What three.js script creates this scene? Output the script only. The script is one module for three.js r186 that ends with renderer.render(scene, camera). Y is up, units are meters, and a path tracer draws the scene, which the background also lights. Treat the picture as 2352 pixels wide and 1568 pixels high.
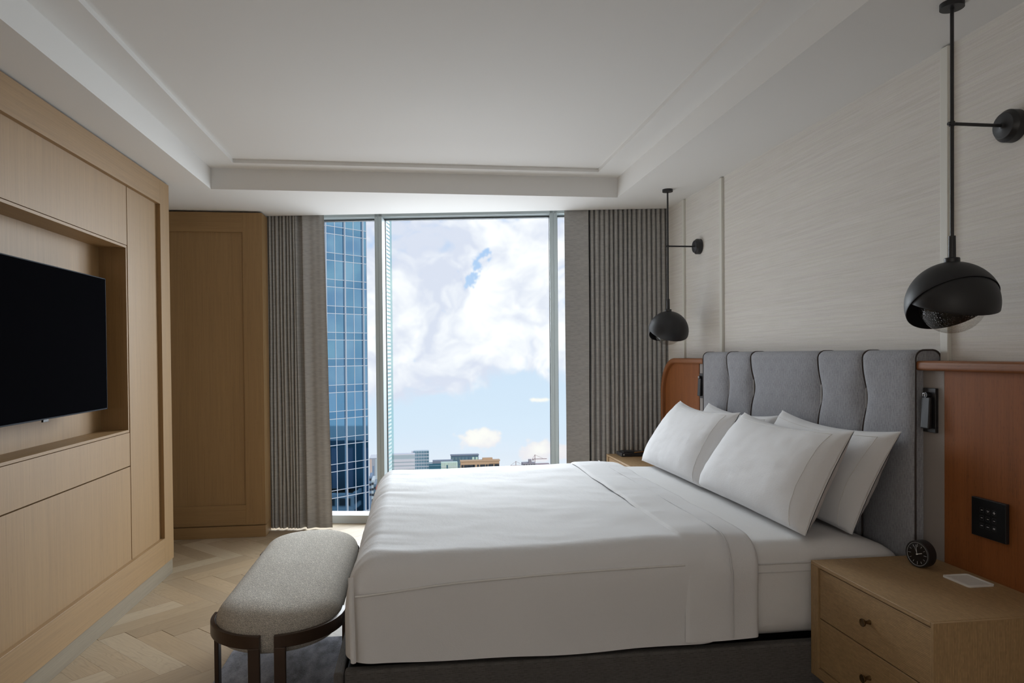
import * as THREE from 'three';
import { RectAreaLightUniformsLib } from 'three/addons/lights/RectAreaLightUniformsLib.js';
import { RoundedBoxGeometry } from 'three/addons/geometries/RoundedBoxGeometry.js';
import { mergeGeometries, mergeVertices } from 'three/addons/utils/BufferGeometryUtils.js';

// ---------------------------------------------------------------- camera, sky, light, exposure
const scene = new THREE.Scene();
const EYE = 1.42;
const camera = new THREE.PerspectiveCamera(2 * Math.atan(784 / 1594.8) * 180 / Math.PI, 1.5, 0.05, 3000);
{
  const yaw = 7.279 * Math.PI / 180, pitch = -0.725 * Math.PI / 180, roll = -0.483 * Math.PI / 180;
  const f = new THREE.Vector3(Math.sin(yaw) * Math.cos(pitch), Math.sin(pitch), -Math.cos(yaw) * Math.cos(pitch));
  const r0 = new THREE.Vector3(Math.cos(yaw), 0, Math.sin(yaw)), u0 = new THREE.Vector3().crossVectors(r0, f);
  const r = r0.clone().multiplyScalar(Math.cos(roll)).addScaledVector(u0, Math.sin(roll));
  const u = u0.clone().multiplyScalar(Math.cos(roll)).addScaledVector(r0, -Math.sin(roll));
  camera.quaternion.setFromRotationMatrix(new THREE.Matrix4().makeBasis(r, u, f.clone().negate()));
  camera.position.set(0, EYE, 0);
  camera.setViewOffset(2352, 1568, 15.6, -50.1, 2352, 1568);
}
const renderer = new THREE.WebGLRenderer({ antialias: true });
renderer.toneMapping = THREE.LinearToneMapping;
renderer.toneMappingExposure = 1.1;
renderer.shadowMap.enabled = true;

// small helpers needed by the sky too
let seed = 12345;
const rnd = () => { seed = (seed * 1664525 + 1013904223) >>> 0; return seed / 4294967296; };
const hash = (x, y, s) => { let h = (x * 374761393 + y * 668265263 + s * 1274126177) | 0; h = Math.imul(h ^ (h >>> 13), 1274126177); h ^= h >>> 16; return (h >>> 0) / 4294967296; };
const fade = (t) => t * t * (3 - 2 * t), mix = (a, b, t) => a + (b - a) * t, clamp = (x, a = 0, b = 1) => Math.min(b, Math.max(a, x));
const smooth = (a, b, x) => fade(clamp((x - a) / (b - a)));
function noise(x, y, s = 0, px = 0, py = 0) {           // value noise, periodic when px, py are given
  const ix = Math.floor(x), iy = Math.floor(y), fx = fade(x - ix), fy = fade(y - iy);
  const w = (k, p) => p ? ((k % p) + p) % p : k;
  const a = hash(w(ix, px), w(iy, py), s), b = hash(w(ix + 1, px), w(iy, py), s), c = hash(w(ix, px), w(iy + 1, py), s), d = hash(w(ix + 1, px), w(iy + 1, py), s);
  return mix(mix(a, b, fx), mix(c, d, fx), fy);
}
function fbm(x, y, s = 0, oct = 5, px = 0, py = 0) {
  let v = 0, a = 0.5, t = 0;
  for (let i = 0; i < oct; i++) { v += a * noise(x, y, s + i * 17, px, py); t += a; a *= 0.55; x *= 2; y *= 2; px *= 2; py *= 2; }
  return v / t;
}

// The sky: hazy blue low down, a broad bright cumulus deck above it, small cumulus near the skyline. Azimuth to the right of -z and elevation, in degrees.
const bump = (az, el, a, e, ra, re) => Math.exp(-(((az - a) / ra) ** 2) - (((el - e) / re) ** 2));
function skyColor(az, el) {
  const h = el + 11;                                   // height above the haze line over the city
  const t = clamp(h / 40);
  let c = [mix(0.84, 0.16, Math.pow(t, 0.75)), mix(0.89, 0.42, Math.pow(t, 0.8)), mix(0.96, 0.86, t)];
  const hz = Math.exp(-Math.pow(Math.max(h, 0) / 2.6, 1.3));
  c = [mix(c[0], 0.84, hz * 0.7), mix(c[1], 0.84, hz * 0.7), mix(c[2], 0.91, hz * 0.7)];
  const lo = smooth(2.5, 6, h) * (1 - smooth(8, 16, h)) * 0.55;
  c = [mix(c[0], 0.70, lo), mix(c[1], 0.83, lo), mix(c[2], 0.96, lo)];
  // the deck
  const wx = fbm(az * 0.16 + 3.1, h * 0.2, 5, 4) - 0.5, wy = fbm(az * 0.16 + 9.7, h * 0.2 + 4, 6, 4) - 0.5;
  const n = fbm(az * 0.155 + wx * 1.6 + 20, h * 0.21 + wy * 1.6, 1, 6), det = fbm(az * 0.75 + wx * 3, h * 0.95 + wy * 3, 2, 6);
  let d = n * 0.75 + det * 0.42 - 0.22;
  d += smooth(6, 10.5, h + (n - 0.5) * 3.5) * 0.46 - 0.19 - smooth(34, 62, h) * 0.2;
  const gap = bump(az, el, 5.9, 8.3, 0.55, 0.45) + bump(az, el, 5.2, 7.4, 0.8, 0.6) + bump(az, el, 4.4, 6.5, 0.8, 0.55) + bump(az, el, 4.0, 5.7, 0.75, 0.45) + 0.8 * bump(az, el, 2.2, 4.1, 0.45, 0.7) + 0.75 * bump(az, el, 2.4, 3.5, 0.7, 0.3) + 0.6 * bump(az, el, -1.6, 4.2, 0.45, 0.4) + 0.5 * bump(az, el, -0.2, -0.4, 0.5, 0.5);
  const rag = fbm(az * 2.1 + wx * 4, h * 2.3 + wy * 4, 4, 5); d -= Math.min(1, gap) * (0.15 + 1.5 * smooth(0.68, 0.30, rag) * smooth(0.66, 0.36, det)) * 0.5;
  d += 0.16 * bump(az, el, 5.5, 2.5, 4.5, 3.5) + 0.14 * bump(az, el, 8.5, 7, 3, 4) + 0.1 * bump(az, el, 0, 8.5, 3, 3);
  const cov = smooth(0.30, 0.56, d);
  const sun = clamp(0.5 + (fbm(az * 0.34 + wx * 2 + 40, h * 0.42 + 7 + wy * 2, 3, 5) - 0.5) * 2.6 + (det - 0.5) * 0.9 - 0.28 * smooth(11, 8, h) + 0.25 * bump(az, el, 5, 4, 5, 3) - 0.18 * bump(az, el, 0, 9, 4, 2.5));
  const cl = [mix(0.73, 1.06, sun), mix(0.76, 1.05, sun), mix(0.89, 1.06, sun)];
  c = [mix(c[0], cl[0], cov), mix(c[1], cl[1], cov), mix(c[2], cl[2], cov)];
  // low cumulus over the skyline
  const k = fbm(az * 1.1, h * 1.5, 8, 6) - 0.5;
  let e = 1.0 * bump(az, el, 4.9, -7.0, 2.0, 0.9) + 1.1 * bump(az, el, 9.9, -8.0, 1.6, 1.0) + 0.7 * bump(az, el, 9.9, -3.75, 1.2, 0.22) + 0.55 * bump(az, el, 5.2, -3.6, 0.7, 0.15) + 0.45 * bump(az, el, 12.5, -8.3, 1.4, 0.8);
  e += 0.7 * smooth(0.62, 0.78, noise(az * 0.11 + 5, 1.5, 9)) * bump(0, h, 0, 3.2, 1, 1.0) * smooth(18, 26, Math.abs(az - 4));
  const lc = smooth(0.36, 0.62, e + k * 1.15 * smooth(0.05, 0.3, e));
  const w = smooth(0.4, 1.1, e + k * 0.9 + (el + 7.3) * 0.25);
  c = [mix(c[0], mix(0.88, 1.0, w), lc), mix(c[1], mix(0.84, 0.97, w), lc), mix(c[2], mix(0.88, 0.93, w), lc)];
  return c;
}
{
  const W = 4096, H = 2048, data = new Float32Array(W * H * 4);
  // the city lies far below this floor, so the sky reaches down below eye level: the dome is tipped towards the view and the tower's reflection
  const axis = new THREE.Vector3(Math.cos(50 * Math.PI / 180), 0, Math.sin(50 * Math.PI / 180));
  const q = new THREE.Quaternion().setFromAxisAngle(axis, -24 * Math.PI / 180), v = new THREE.Vector3();
  scene.backgroundRotation.setFromQuaternion(q);
  for (let r = 0; r < H; r++) {
    const up = ((r + 0.5) / H - 0.5) * Math.PI, near = up > -0.03;
    for (let c = 0; c < W; c++) {
      const o = (r * W + c) * 4;
      data[o + 3] = 1;
      if (!near) { data[o] = 0.40; data[o + 1] = 0.42; data[o + 2] = 0.45; continue; }
      const a = ((c + 0.5) / W - 0.5) * 2 * Math.PI;
      v.set(Math.cos(a) * Math.cos(up), Math.sin(up), Math.sin(a) * Math.cos(up)).applyQuaternion(q);
      const az = Math.atan2(v.x, -v.z) * 180 / Math.PI, el = Math.asin(clamp(v.y, -1, 1)) * 180 / Math.PI;
      const fine = az > -25 && az < 40 && el < 25 || az > 75 && az < 130 && el < 35;
      if (!fine && (c % 4 || r % 4) && c >= 4 && r >= 4) {           // coarser where nothing looks straight at it
        const p = ((r - r % 4) * W + (c - c % 4)) * 4;
        if (data[p]) { data[o] = data[p]; data[o + 1] = data[p + 1]; data[o + 2] = data[p + 2]; continue; }
      }
      const k = skyColor(az, el);
      data[o] = k[0]; data[o + 1] = k[1]; data[o + 2] = k[2];
    }
  }
  const t = new THREE.DataTexture(data, W, H, THREE.RGBAFormat, THREE.FloatType);
  t.mapping = THREE.EquirectangularReflectionMapping; t.magFilter = THREE.LinearFilter; t.needsUpdate = true;
  scene.background = t; scene.backgroundIntensity = 0.95;
}

// facade frame: s along the window wall, o outwards; the wall stands 10 degrees off square
const FT = Math.atan(0.181), FZ = 5.637;
const facadePoint = (s, y, o) => new THREE.Vector3(s * Math.cos(FT) + o * Math.sin(FT), y, -FZ + s * Math.sin(FT) - o * Math.cos(FT));

// daylight entering through the window
RectAreaLightUniformsLib.init();
{
  // the bright sky in front of the facade, and the level light that the window itself sends in
  for (const [name, power, w, h, at, to] of [['skylight', 11, 5.0, 4.0, [0.6, 3.1, 3.2], [0.2, 1.1, 0]], ['window_daylight', 1.9, 1.95, 2.1, [0.22, 1.30, 0.21], [0.22, 1.30, -1]]]) {
    const day = new THREE.RectAreaLight(0xffffff, power, w, h);
    day.color.setRGB(0.93, 0.98, 1.05);
    day.position.copy(facadePoint(...at)); day.lookAt(facadePoint(...to));
    day.name = name; scene.add(day);
  }
}
// soft sun on the city, from behind this building
{
  const sun = new THREE.DirectionalLight(0xfff1dc, 1.6);
  sun.position.set(120, 190, 160); sun.target.position.set(0, 0, -120); scene.add(sun, sun.target);
  sun.castShadow = true; sun.shadow.radius = 3; Object.assign(sun.shadow.camera, { left: -200, right: 200, top: 200, bottom: -200, near: 1, far: 900 });
  sun.name = 'sun';
}

// ---------------------------------------------------------------- geometry and material helpers
const used = {};
const numbered = (n) => { const k = used[n] = (used[n] ?? -1) + 1; return k ? `${n}_${String(k).padStart(3, '0')}` : n; };
function thing(name, label, category, x = 0, y = 0, Z = 0, group) {   // a Group at the thing's base; parts are given in room coordinates
  const o = new THREE.Group(); o.name = numbered(name); o.position.set(x, y, -Z); o.userData = { label, category };
  if (group) o.userData.group = group;
  o.at = new THREE.Vector3(x, y, -Z); scene.add(o); return o;
}
function structure(name, label, category = 'structure') { const o = new THREE.Group(); o.name = name; o.userData = { kind: 'structure', label, category }; o.at = new THREE.Vector3(); scene.add(o); return o; }
function part(parent, name, geo, mat, label) {
  const g = Array.isArray(geo) ? mergeGeometries(geo.map((k) => k.index ? k.toNonIndexed() : k)) : geo;
  const a = parent.at ?? new THREE.Vector3(); g.translate(-a.x, -a.y, -a.z);
  const m = new THREE.Mesh(g, mat); m.name = name; m.castShadow = m.receiveShadow = true; m.at = a;
  if (label) m.userData.label = label;
  parent.add(m); return m;
}
// uv in metres from the dominant normal; grain runs along v
function uvm(g, grain = 'y', du = 0, dv = 0) {
  if (!g.attributes.normal) g.computeVertexNormals();
  const p = g.attributes.position, n = g.attributes.normal, uv = new Float32Array(p.count * 2), ax = ['x', 'y', 'z'];
  const gi = ax.indexOf(grain);
  for (let i = 0; i < p.count; i++) {
    const P = [p.getX(i), p.getY(i), p.getZ(i)], N = [Math.abs(n.getX(i)), Math.abs(n.getY(i)), Math.abs(n.getZ(i))];
    const k = N.indexOf(Math.max(...N)); let a, b;
    if (k === gi) { a = (k + 1) % 3; b = (k + 2) % 3; } else { b = gi; a = 3 - k - gi; }
    uv[i * 2] = P[a] + P[k] * 0.37 + du; uv[i * 2 + 1] = P[b] + dv;
  }
  g.setAttribute('uv', new THREE.BufferAttribute(uv, 2)); return g;
}
function box(x0, x1, y0, y1, Z0, Z1, r = 0.002, grain = 'y', seg = 1) {   // bevelled box between room coordinates, Z is the distance ahead
  const w = Math.abs(x1 - x0), h = Math.abs(y1 - y0), d = Math.abs(Z1 - Z0);
  const g = r > 0 ? new RoundedBoxGeometry(w, h, d, seg, Math.min(r, w / 2.01, h / 2.01, d / 2.01)) : new THREE.BoxGeometry(w, h, d);
  g.translate((x0 + x1) / 2, (y0 + y1) / 2, -(Z0 + Z1) / 2);
  return uvm(g.index ? g.toNonIndexed() : g, grain, (x0 * 3.1 + Z0 * 1.7) % 1, y0 * 1.3 + x1);
}
function cyl(r0, r1, h, x, y, Z, axis = 'y', seg = 40) {
  const g = new THREE.CylinderGeometry(r0, r1, h, seg);
  if (axis === 'x') g.rotateZ(Math.PI / 2); if (axis === 'z') g.rotateX(Math.PI / 2);
  g.translate(x, y, -Z); return g.toNonIndexed();
}
function tube(pts, r, seg = 0, rad = 8, closed = false) {   // pts as [x, y, Z]
  const c = new THREE.CatmullRomCurve3(pts.map(([x, y, Z]) => new THREE.Vector3(x, y, -Z)), closed, 'centripetal');
  return new THREE.TubeGeometry(c, seg || pts.length * 4, r, rad, closed).toNonIndexed();
}
function lathe(profile, x, y, Z, seg = 56) { const g = new THREE.LatheGeometry(profile.map(([a, b]) => new THREE.Vector2(a, b)), seg); g.translate(x, y, -Z); return g.toNonIndexed(); }
function grid(nu, nv, fn, closeU = false) {      // surface through fn(u, v) = [x, y, Z]; smooth normals
  const p = [], uv = [], id = [];
  for (let j = 0; j <= nv; j++) for (let i = 0; i <= nu; i++) { const q = fn(i / nu, j / nv); p.push(q[0], q[1], -q[2]); uv.push(q[3] ?? q[0] + q[2], q[4] ?? q[1]); }
  for (let j = 0; j < nv; j++) for (let i = 0; i < nu; i++) { const a = j * (nu + 1) + i, b = a + 1, c = a + nu + 1, d = c + 1; id.push(a, b, d, a, d, c); }
  const g = new THREE.BufferGeometry();
  g.setAttribute('position', new THREE.Float32BufferAttribute(p, 3)); g.setAttribute('uv', new THREE.Float32BufferAttribute(uv, 2)); g.setIndex(id); g.computeVertexNormals();
  return g;
}
// a shape drawn in (Z, y), extruded along x from x0 to x1
function extrudeX(shape, x0, x1, bevel = 0, grain = 'y') {
  const d = Math.abs(x1 - x0);
  const g = new THREE.ExtrudeGeometry(shape, { depth: d - 2 * bevel, bevelEnabled: bevel > 0, bevelSize: bevel, bevelThickness: bevel, bevelSegments: 4, bevelOffset: -bevel, curveSegments: 28 });
  g.translate(0, 0, bevel); g.rotateY(Math.PI / 2);     // shape x -> -z, depth -> +x
  g.translate(Math.min(x0, x1), 0, 0); return uvm(g, grain);
}
// a shape drawn in (x, Z), extruded up from y0
function extrudeY(shape, y0, y1, bevel = 0, grain = 'z') {
  const g = new THREE.ExtrudeGeometry(shape, { depth: y1 - y0 - 2 * bevel, bevelEnabled: bevel > 0, bevelSize: bevel, bevelThickness: bevel, bevelSegments: 3, bevelOffset: -bevel, curveSegments: 24 });
  g.translate(0, 0, bevel); g.rotateX(-Math.PI / 2); g.translate(0, y0, 0); return uvm(g, grain);
}
const poly = (pts) => new THREE.Shape(pts.map(([a, b]) => new THREE.Vector2(a, b)));
function roundRect(x0, x1, y0, y1, r, Cls = THREE.Shape) { const s = new Cls(); s.moveTo(x0 + r, y0); s.lineTo(x1 - r, y0); s.absarc(x1 - r, y0 + r, r, -Math.PI / 2, 0); s.lineTo(x1, y1 - r); s.absarc(x1 - r, y1 - r, r, 0, Math.PI / 2); s.lineTo(x0 + r, y1); s.absarc(x0 + r, y1 - r, r, Math.PI / 2, Math.PI); s.lineTo(x0, y0 + r); s.absarc(x0 + r, y0 + r, r, Math.PI, Math.PI * 1.5); return s; }

// textures: fn gives a grey or rgb multiplier in 0..1 (linear); width and height in metres set the repeat
function texture(n, m, wide, high, fn, srgb = true) {
  const d = new Uint8Array(n * m * 4), enc = (v) => 255 * (srgb ? (v <= 0.0031308 ? v * 12.92 : 1.055 * Math.pow(v, 1 / 2.4) - 0.055) : v);
  for (let j = 0; j < m; j++) for (let i = 0; i < n; i++) { let c = fn(i / n, j / m); if (typeof c === 'number') c = [c, c, c]; for (let k = 0; k < 3; k++) d[(j * n + i) * 4 + k] = enc(clamp(c[k])); d[(j * n + i) * 4 + 3] = 255; }
  const t = new THREE.DataTexture(d, n, m); t.wrapS = t.wrapT = THREE.RepeatWrapping; t.magFilter = THREE.LinearFilter; t.minFilter = THREE.LinearMipmapLinearFilter; t.generateMipmaps = true;
  t.repeat.set(1 / wide, 1 / high); if (srgb) t.colorSpace = THREE.SRGBColorSpace; t.needsUpdate = true; return t;
}
const lin = (r, g, b) => new THREE.Color().setRGB(r, g, b);
const mat = (color, roughness = 0.8, extra = {}) => new THREE.MeshPhysicalMaterial({ color: Array.isArray(color) ? lin(...color) : color, roughness, ...extra });

const T = {
  // rift-cut oak veneer: fine straight grain with soft wide bands
  veneer: texture(1024, 1024, 0.9, 1.4, (u, v) => { const a = noise(u * 260, v * 7, 1, 260, 7), b = noise(u * 90, v * 3, 2, 90, 3), c = fbm(u * 7, v * 2, 3, 3, 7, 2), p = noise(u * 420, v * 34, 4, 420, 34); const k = 0.82 + 0.12 * (a - 0.5) + 0.06 * (b - 0.5) + 0.10 * (c - 0.5) - 0.08 * smooth(0.72, 0.95, p); return [k, k * (0.985 + 0.03 * c), k * (0.96 + 0.05 * c)]; }),
  // cerused oak with fine pale lines (nightstands)
  ribbed: texture(1024, 512, 0.62, 0.5, (u, v) => { const l = 0.5 + 0.5 * Math.sin(u * 2 * Math.PI * 120 + 2.2 * noise(u * 20, v * 6, 6, 20, 6)), a = noise(u * 300, v * 16, 7, 300, 16), p = noise(u * 150, v * 60, 8, 150, 60); const k = 0.58 + 0.42 * Math.pow(l, 2) * (0.2 + 0.8 * p) + 0.16 * (a - 0.5); return [k, k * 0.99, k * 0.97]; }),
  // floor oak with cathedral figure
  plank: texture(1024, 1024, 0.6, 1.3, (u, v) => { const w = fbm(u * 6, v * 3, 11, 4, 6, 3), x = u * 30 + 9 * w + 2 * noise(u * 12, v * 8, 12, 12, 8), r = Math.abs((x % 1) - 0.5) * 2, f = noise(u * 330, v * 14, 13, 330, 14), g = fbm(u * 3, v * 2, 14, 3, 3, 2), kn = smooth(0.90, 0.97, noise(u * 9, v * 5, 16, 9, 5)); const k = 0.83 - 0.13 * Math.pow(r, 4) * smooth(0.3, 0.6, g) + 0.14 * (f - 0.5) + 0.16 * (g - 0.5) - 0.12 * kn; return [k, k * (0.98 + 0.02 * g), k * (0.95 + 0.05 * g)]; }),
  walnut: texture(1024, 512, 0.7, 1.0, (u, v) => { const a = noise(u * 230, v * 5, 21, 230, 5), b = fbm(u * 16, v * 2, 22, 3, 16, 2), p = noise(u * 380, v * 60, 23, 380, 60); const k = 0.78 + 0.13 * (a - 0.5) + 0.28 * (b - 0.5) - 0.12 * smooth(0.66, 0.9, p); return [k, k * 0.98, k * 0.95]; }),
  // grasscloth wallpaper: long horizontal streaks
  grass: texture(1024, 1024, 0.9, 0.36, (u, v) => { const a = noise(u * 5, v * 170, 31, 5, 170), b = noise(u * 12, v * 330, 32, 12, 330), c = noise(u * 2, v * 40, 33, 2, 40), d = noise(u * 200, v * 200, 34, 200, 200); const k = 0.86 + 0.075 * (a - 0.5) + 0.09 * (b - 0.5) + 0.045 * (c - 0.5) + 0.045 * (d - 0.5); return [k, k * (0.985 + 0.02 * c), k * (0.965 + 0.05 * a)]; }),
  linen: texture(512, 512, 0.115, 0.115, (u, v) => { const a = noise(u * 128, v * 10, 41, 128, 10), b = noise(u * 12, v * 128, 42, 12, 128), c = noise(u * 256, v * 256, 43, 256, 256), w = 0.5 + 0.25 * Math.sin(u * 2 * Math.PI * 96) + 0.25 * Math.sin(v * 2 * Math.PI * 96); const k = 0.70 + 0.40 * (a - 0.5) + 0.15 * (b - 0.5) + 0.22 * (c - 0.5) + 0.10 * (w - 0.5); return [k, k, k * 1.01]; }),
  drape: texture(512, 512, 0.4, 0.2, (u, v) => { const a = noise(u * 9, v * 64, 51, 9, 64), b = noise(u * 16, v * 128, 52, 16, 128), c = noise(u * 256, v * 128, 53, 256, 128); const k = 0.76 + 0.19 * (a - 0.5) + 0.11 * (b - 0.5) + 0.10 * (c - 0.5); return [k, k * 0.995, k * 0.985]; }),
  boucle: texture(512, 512, 0.15, 0.15, (u, v) => { const a = noise(u * 110, v * 110, 61, 110, 110), b = noise(u * 60, v * 60, 62, 60, 60), c = noise(u * 220, v * 220, 63, 220, 220); const k = 0.62 + 0.46 * (smooth(0.35, 0.7, a) - 0.5) + 0.18 * (b - 0.5) + 0.2 * (c - 0.5); return [k, k * 0.985, k * 0.96]; }),
  pile: texture(512, 512, 0.6, 0.6, (u, v) => { const a = fbm(u * 9, v * 22, 71, 5, 9, 22), b = noise(u * 200, v * 260, 72, 200, 260), c = fbm(u * 4, v * 5, 73, 3, 4, 5); const k = 0.55 + 0.6 * (a - 0.5) + 0.3 * (b - 0.5) + 0.5 * (c - 0.5); return [k, k * 1.0, k * 1.05]; }),
  cotton: texture(512, 512, 0.5, 0.5, (u, v) => 0.5 + 0.5 * (fbm(u * 9, v * 5, 81, 4, 9, 5) - 0.5) + 0.10 * (noise(u * 250, v * 250, 82, 250, 250) - 0.5), false),
  leather: texture(256, 256, 0.08, 0.08, (u, v) => 0.5 + 0.5 * (fbm(u * 24, v * 24, 91, 3, 24, 24) - 0.5), false),
  seeds: texture(512, 256, 1, 1, (u, v) => { let k = 0; for (let i = 0; i < 3; i++) { const n = 46 - i * 9, x = u * 2 * n, y = v * n, cx = Math.floor(x), cy = Math.floor(y), ox = 0.3 + 0.4 * hash(cx, cy, 101 + i), oy = 0.3 + 0.4 * hash(cx, cy, 111 + i); if (hash(cx, cy, 121 + i) > 0.55) k = Math.max(k, 1 - Math.hypot(x - cx - ox, y - cy - oy) / (0.1 + 0.14 * hash(cx, cy, 131))); } return clamp(k); }, false),
};
const M = {
  paint: mat([0.80, 0.79, 0.77], 0.92), paintWall: mat([0.82, 0.80, 0.76], 0.92),
  oak: mat([0.385, 0.232, 0.100], 0.55, { map: T.veneer }),
  plinth: mat([0.31, 0.25, 0.175], 0.6, { map: T.veneer }),
  ribbed: mat([0.55, 0.355, 0.172], 0.55, { map: T.ribbed }),
  walnut: mat([0.34, 0.118, 0.036], 0.55, { specularIntensity: 0.35, map: T.walnut }), walnutCap: mat([0.36, 0.140, 0.052], 0.45, { specularIntensity: 0.6, map: T.walnut }),
  wallpaper: mat([0.87, 0.84, 0.79], 0.9, { map: T.grass }), strip: mat([0.74, 0.73, 0.67], 0.5),
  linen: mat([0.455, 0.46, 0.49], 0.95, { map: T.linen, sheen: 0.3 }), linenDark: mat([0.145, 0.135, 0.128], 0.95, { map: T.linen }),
  drape: mat([0.53, 0.52, 0.505], 0.95, { map: T.drape }),
  boucle: mat([0.95, 0.90, 0.82], 0.97, { map: T.boucle, bumpMap: T.boucle, bumpScale: 0.002 }), rug: mat([0.40, 0.415, 0.46], 1, { map: T.pile }),
  white: mat([0.79, 0.79, 0.80], 0.85, { bumpMap: T.cotton, bumpScale: 0.003 }), whiteSheet: mat([0.78, 0.775, 0.77], 0.85, { bumpMap: T.cotton, bumpScale: 0.003 }), thread: mat([0.78, 0.77, 0.75], 0.9),
  black: mat([0.018, 0.018, 0.02], 0.42), blackMatte: mat([0.013, 0.013, 0.015], 0.5), gloss: mat([0.006, 0.006, 0.008], 0.12), screen: mat([0.004, 0.004, 0.005], 0.35, { specularIntensity: 0.0 }),
  bronze: mat([0.060, 0.036, 0.024], 0.35, { metalness: 0.35 }), brass: mat([0.16, 0.10, 0.045], 0.35, { metalness: 0.8 }), gold: mat([0.75, 0.6, 0.3], 0.3, { metalness: 1 }),
  leather: mat([0.30, 0.265, 0.245], 0.6, { bumpMap: T.leather, bumpScale: 0.0006 }), piping: mat([0.045, 0.03, 0.026], 0.5), tab: mat([0.16, 0.14, 0.125], 0.6),
  alu: mat([0.44, 0.49, 0.50], 0.6, { metalness: 0.1 }), aluDark: mat([0.05, 0.055, 0.06], 0.6), sill: mat([0.50, 0.51, 0.49], 0.5),
  pane: mat([0.97, 0.99, 0.985], 0, { transmission: 1, thickness: 0, ior: 1.5, specularIntensity: 0.06 }),
  globe: mat([0.93, 0.92, 0.90], 0.02, { transmission: 1, thickness: 0, ior: 1.5, bumpMap: T.seeds, bumpScale: 0.004 }),
  plastic: mat([0.80, 0.79, 0.75], 0.4), plasticIn: mat([0.70, 0.68, 0.63], 0.6), chrome: mat([0.7, 0.7, 0.72], 0.2, { metalness: 1 }), mark: mat([0.6, 0.6, 0.62], 0.5),
};

// ---------------------------------------------------------------- the room
const CEIL = 2.56, WALLX = 1.984, BACK = -2.3, LEFT = -2.22;
const wallZ = (x, o = 0) => FZ - 0.181 * x + o * Math.hypot(1, 0.181);      // distance ahead of the window wall line at x

// floor: herringbone planks, 127 mm wide, five widths long, laid at 45 degrees
{
  const floor = structure('floor', 'pale oak herringbone floor', 'floor');
  part(floor, 'subfloor', extrudeY(poly([[LEFT, BACK], [2.1, BACK], [2.1, wallZ(2.1, 0.42)], [LEFT, wallZ(LEFT, 0.42)]]), -0.14, -0.013), mat([0.2, 0.15, 0.1], 0.9));
  const w = 0.1275, L = 5 * w, S = Math.SQRT1_2, tones = [[0.415, 0.31, 0.195], [0.445, 0.335, 0.215], [0.37, 0.272, 0.168], [0.42, 0.312, 0.20], [0.49, 0.385, 0.262], [0.39, 0.29, 0.185], [0.43, 0.315, 0.195]].map((c) => mat(c, 0.5, { map: T.plank }));
  // room outline the planks are cut to, as half planes a*x + b*Z <= c
  const cuts = [[-1, 0, 2.2], [1, 0, WALLX], [0, -1, -0.55], [0.181, 1, wallZ(0, 0.3)]];
  const clip = (P, [a, b, c]) => { const out = []; P.forEach((p, i) => { const q = P[(i + 1) % P.length], dp = a * p[0] + b * p[1] - c, dq = a * q[0] + b * q[1] - c; if (dp <= 0) out.push(p); if (dp * dq < 0) { const t = dp / (dp - dq); out.push([mix(p[0], q[0], t), mix(p[1], q[1], t)]); } }); return out; };
  const toXZ = ([a, b]) => [(a + b) * S, (a - b) * S];
  const add = (a0, a1, b0, b1, along) => {
    let P = [[a0, b0], [a1, b0], [a1, b1], [a0, b1]].map(toXZ);
    const cx = (P[0][0] + P[2][0]) / 2, cz = (P[0][1] + P[2][1]) / 2;
    if (cx > 0.15 && cx < 1.75 && cz > 2.75 && cz < 4.1 || cx < -1.95 && cz < 4.6 || cz < 1 && cx > 1) return;             // under the bed
    for (const c of cuts) { P = clip(P, c); if (P.length < 3) return; }
    const area = P.reduce((s, p, i) => { const q = P[(i + 1) % P.length]; return s + p[0] * q[1] - q[0] * p[1]; }, 0);
    if (Math.abs(area) < 0.0006) return;
    if (area < 0) P.reverse();
    const m = [P.reduce((s, p) => s + p[0], 0) / P.length, P.reduce((s, p) => s + p[1], 0) / P.length];
    const inset = (k, e) => P.map((p) => { const d = Math.hypot(p[0] - m[0], p[1] - m[1]); return [m[0] + (p[0] - m[0]) * (1 - e / d), m[1] + (p[1] - m[1]) * (1 - e / d), k]; });
    const rings = [inset(-0.013, 0.0006), inset(-0.0012, 0.0006), inset(0, 0.0020)], pos = [], uv = [], du = rnd(), dv = rnd();
    const put = (p) => { pos.push(p[0], p[2], -p[1]); const a = (p[0] + p[1]) * S, b = (p[0] - p[1]) * S; uv.push((along ? b - b0 : a - a0) + du, (along ? a - a0 : b - b0) + dv); };
    for (let r = 0; r < 2; r++) P.forEach((_, i) => { const j = (i + 1) % P.length, A = rings[r][i], B = rings[r][j], C = rings[r + 1][j], D = rings[r + 1][i]; [A, B, C, A, C, D].forEach(put); });
    for (let i = 1; i < P.length - 1; i++) [rings[2][0], rings[2][i], rings[2][i + 1]].forEach(put);
    const g = new THREE.BufferGeometry(); g.setAttribute('position', new THREE.Float32BufferAttribute(pos, 3)); g.setAttribute('uv', new THREE.Float32BufferAttribute(uv, 2)); g.computeVertexNormals();
    part(floor, 'plank', g, tones[Math.floor(rnd() * tones.length)]);
  };
  for (let j = -6; j <= 6; j++) for (let i = -70; i <= 70; i++) {
    const da = i * w + j * L, db = i * w - j * L;
    add(1.361 + da, 1.4885 + da, -3.882 + db, -3.2445 + db, false);
    add(1.49 - L + da, 1.49 + da, -3.2445 + db, -3.117 + db, true);
  }
}
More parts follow.
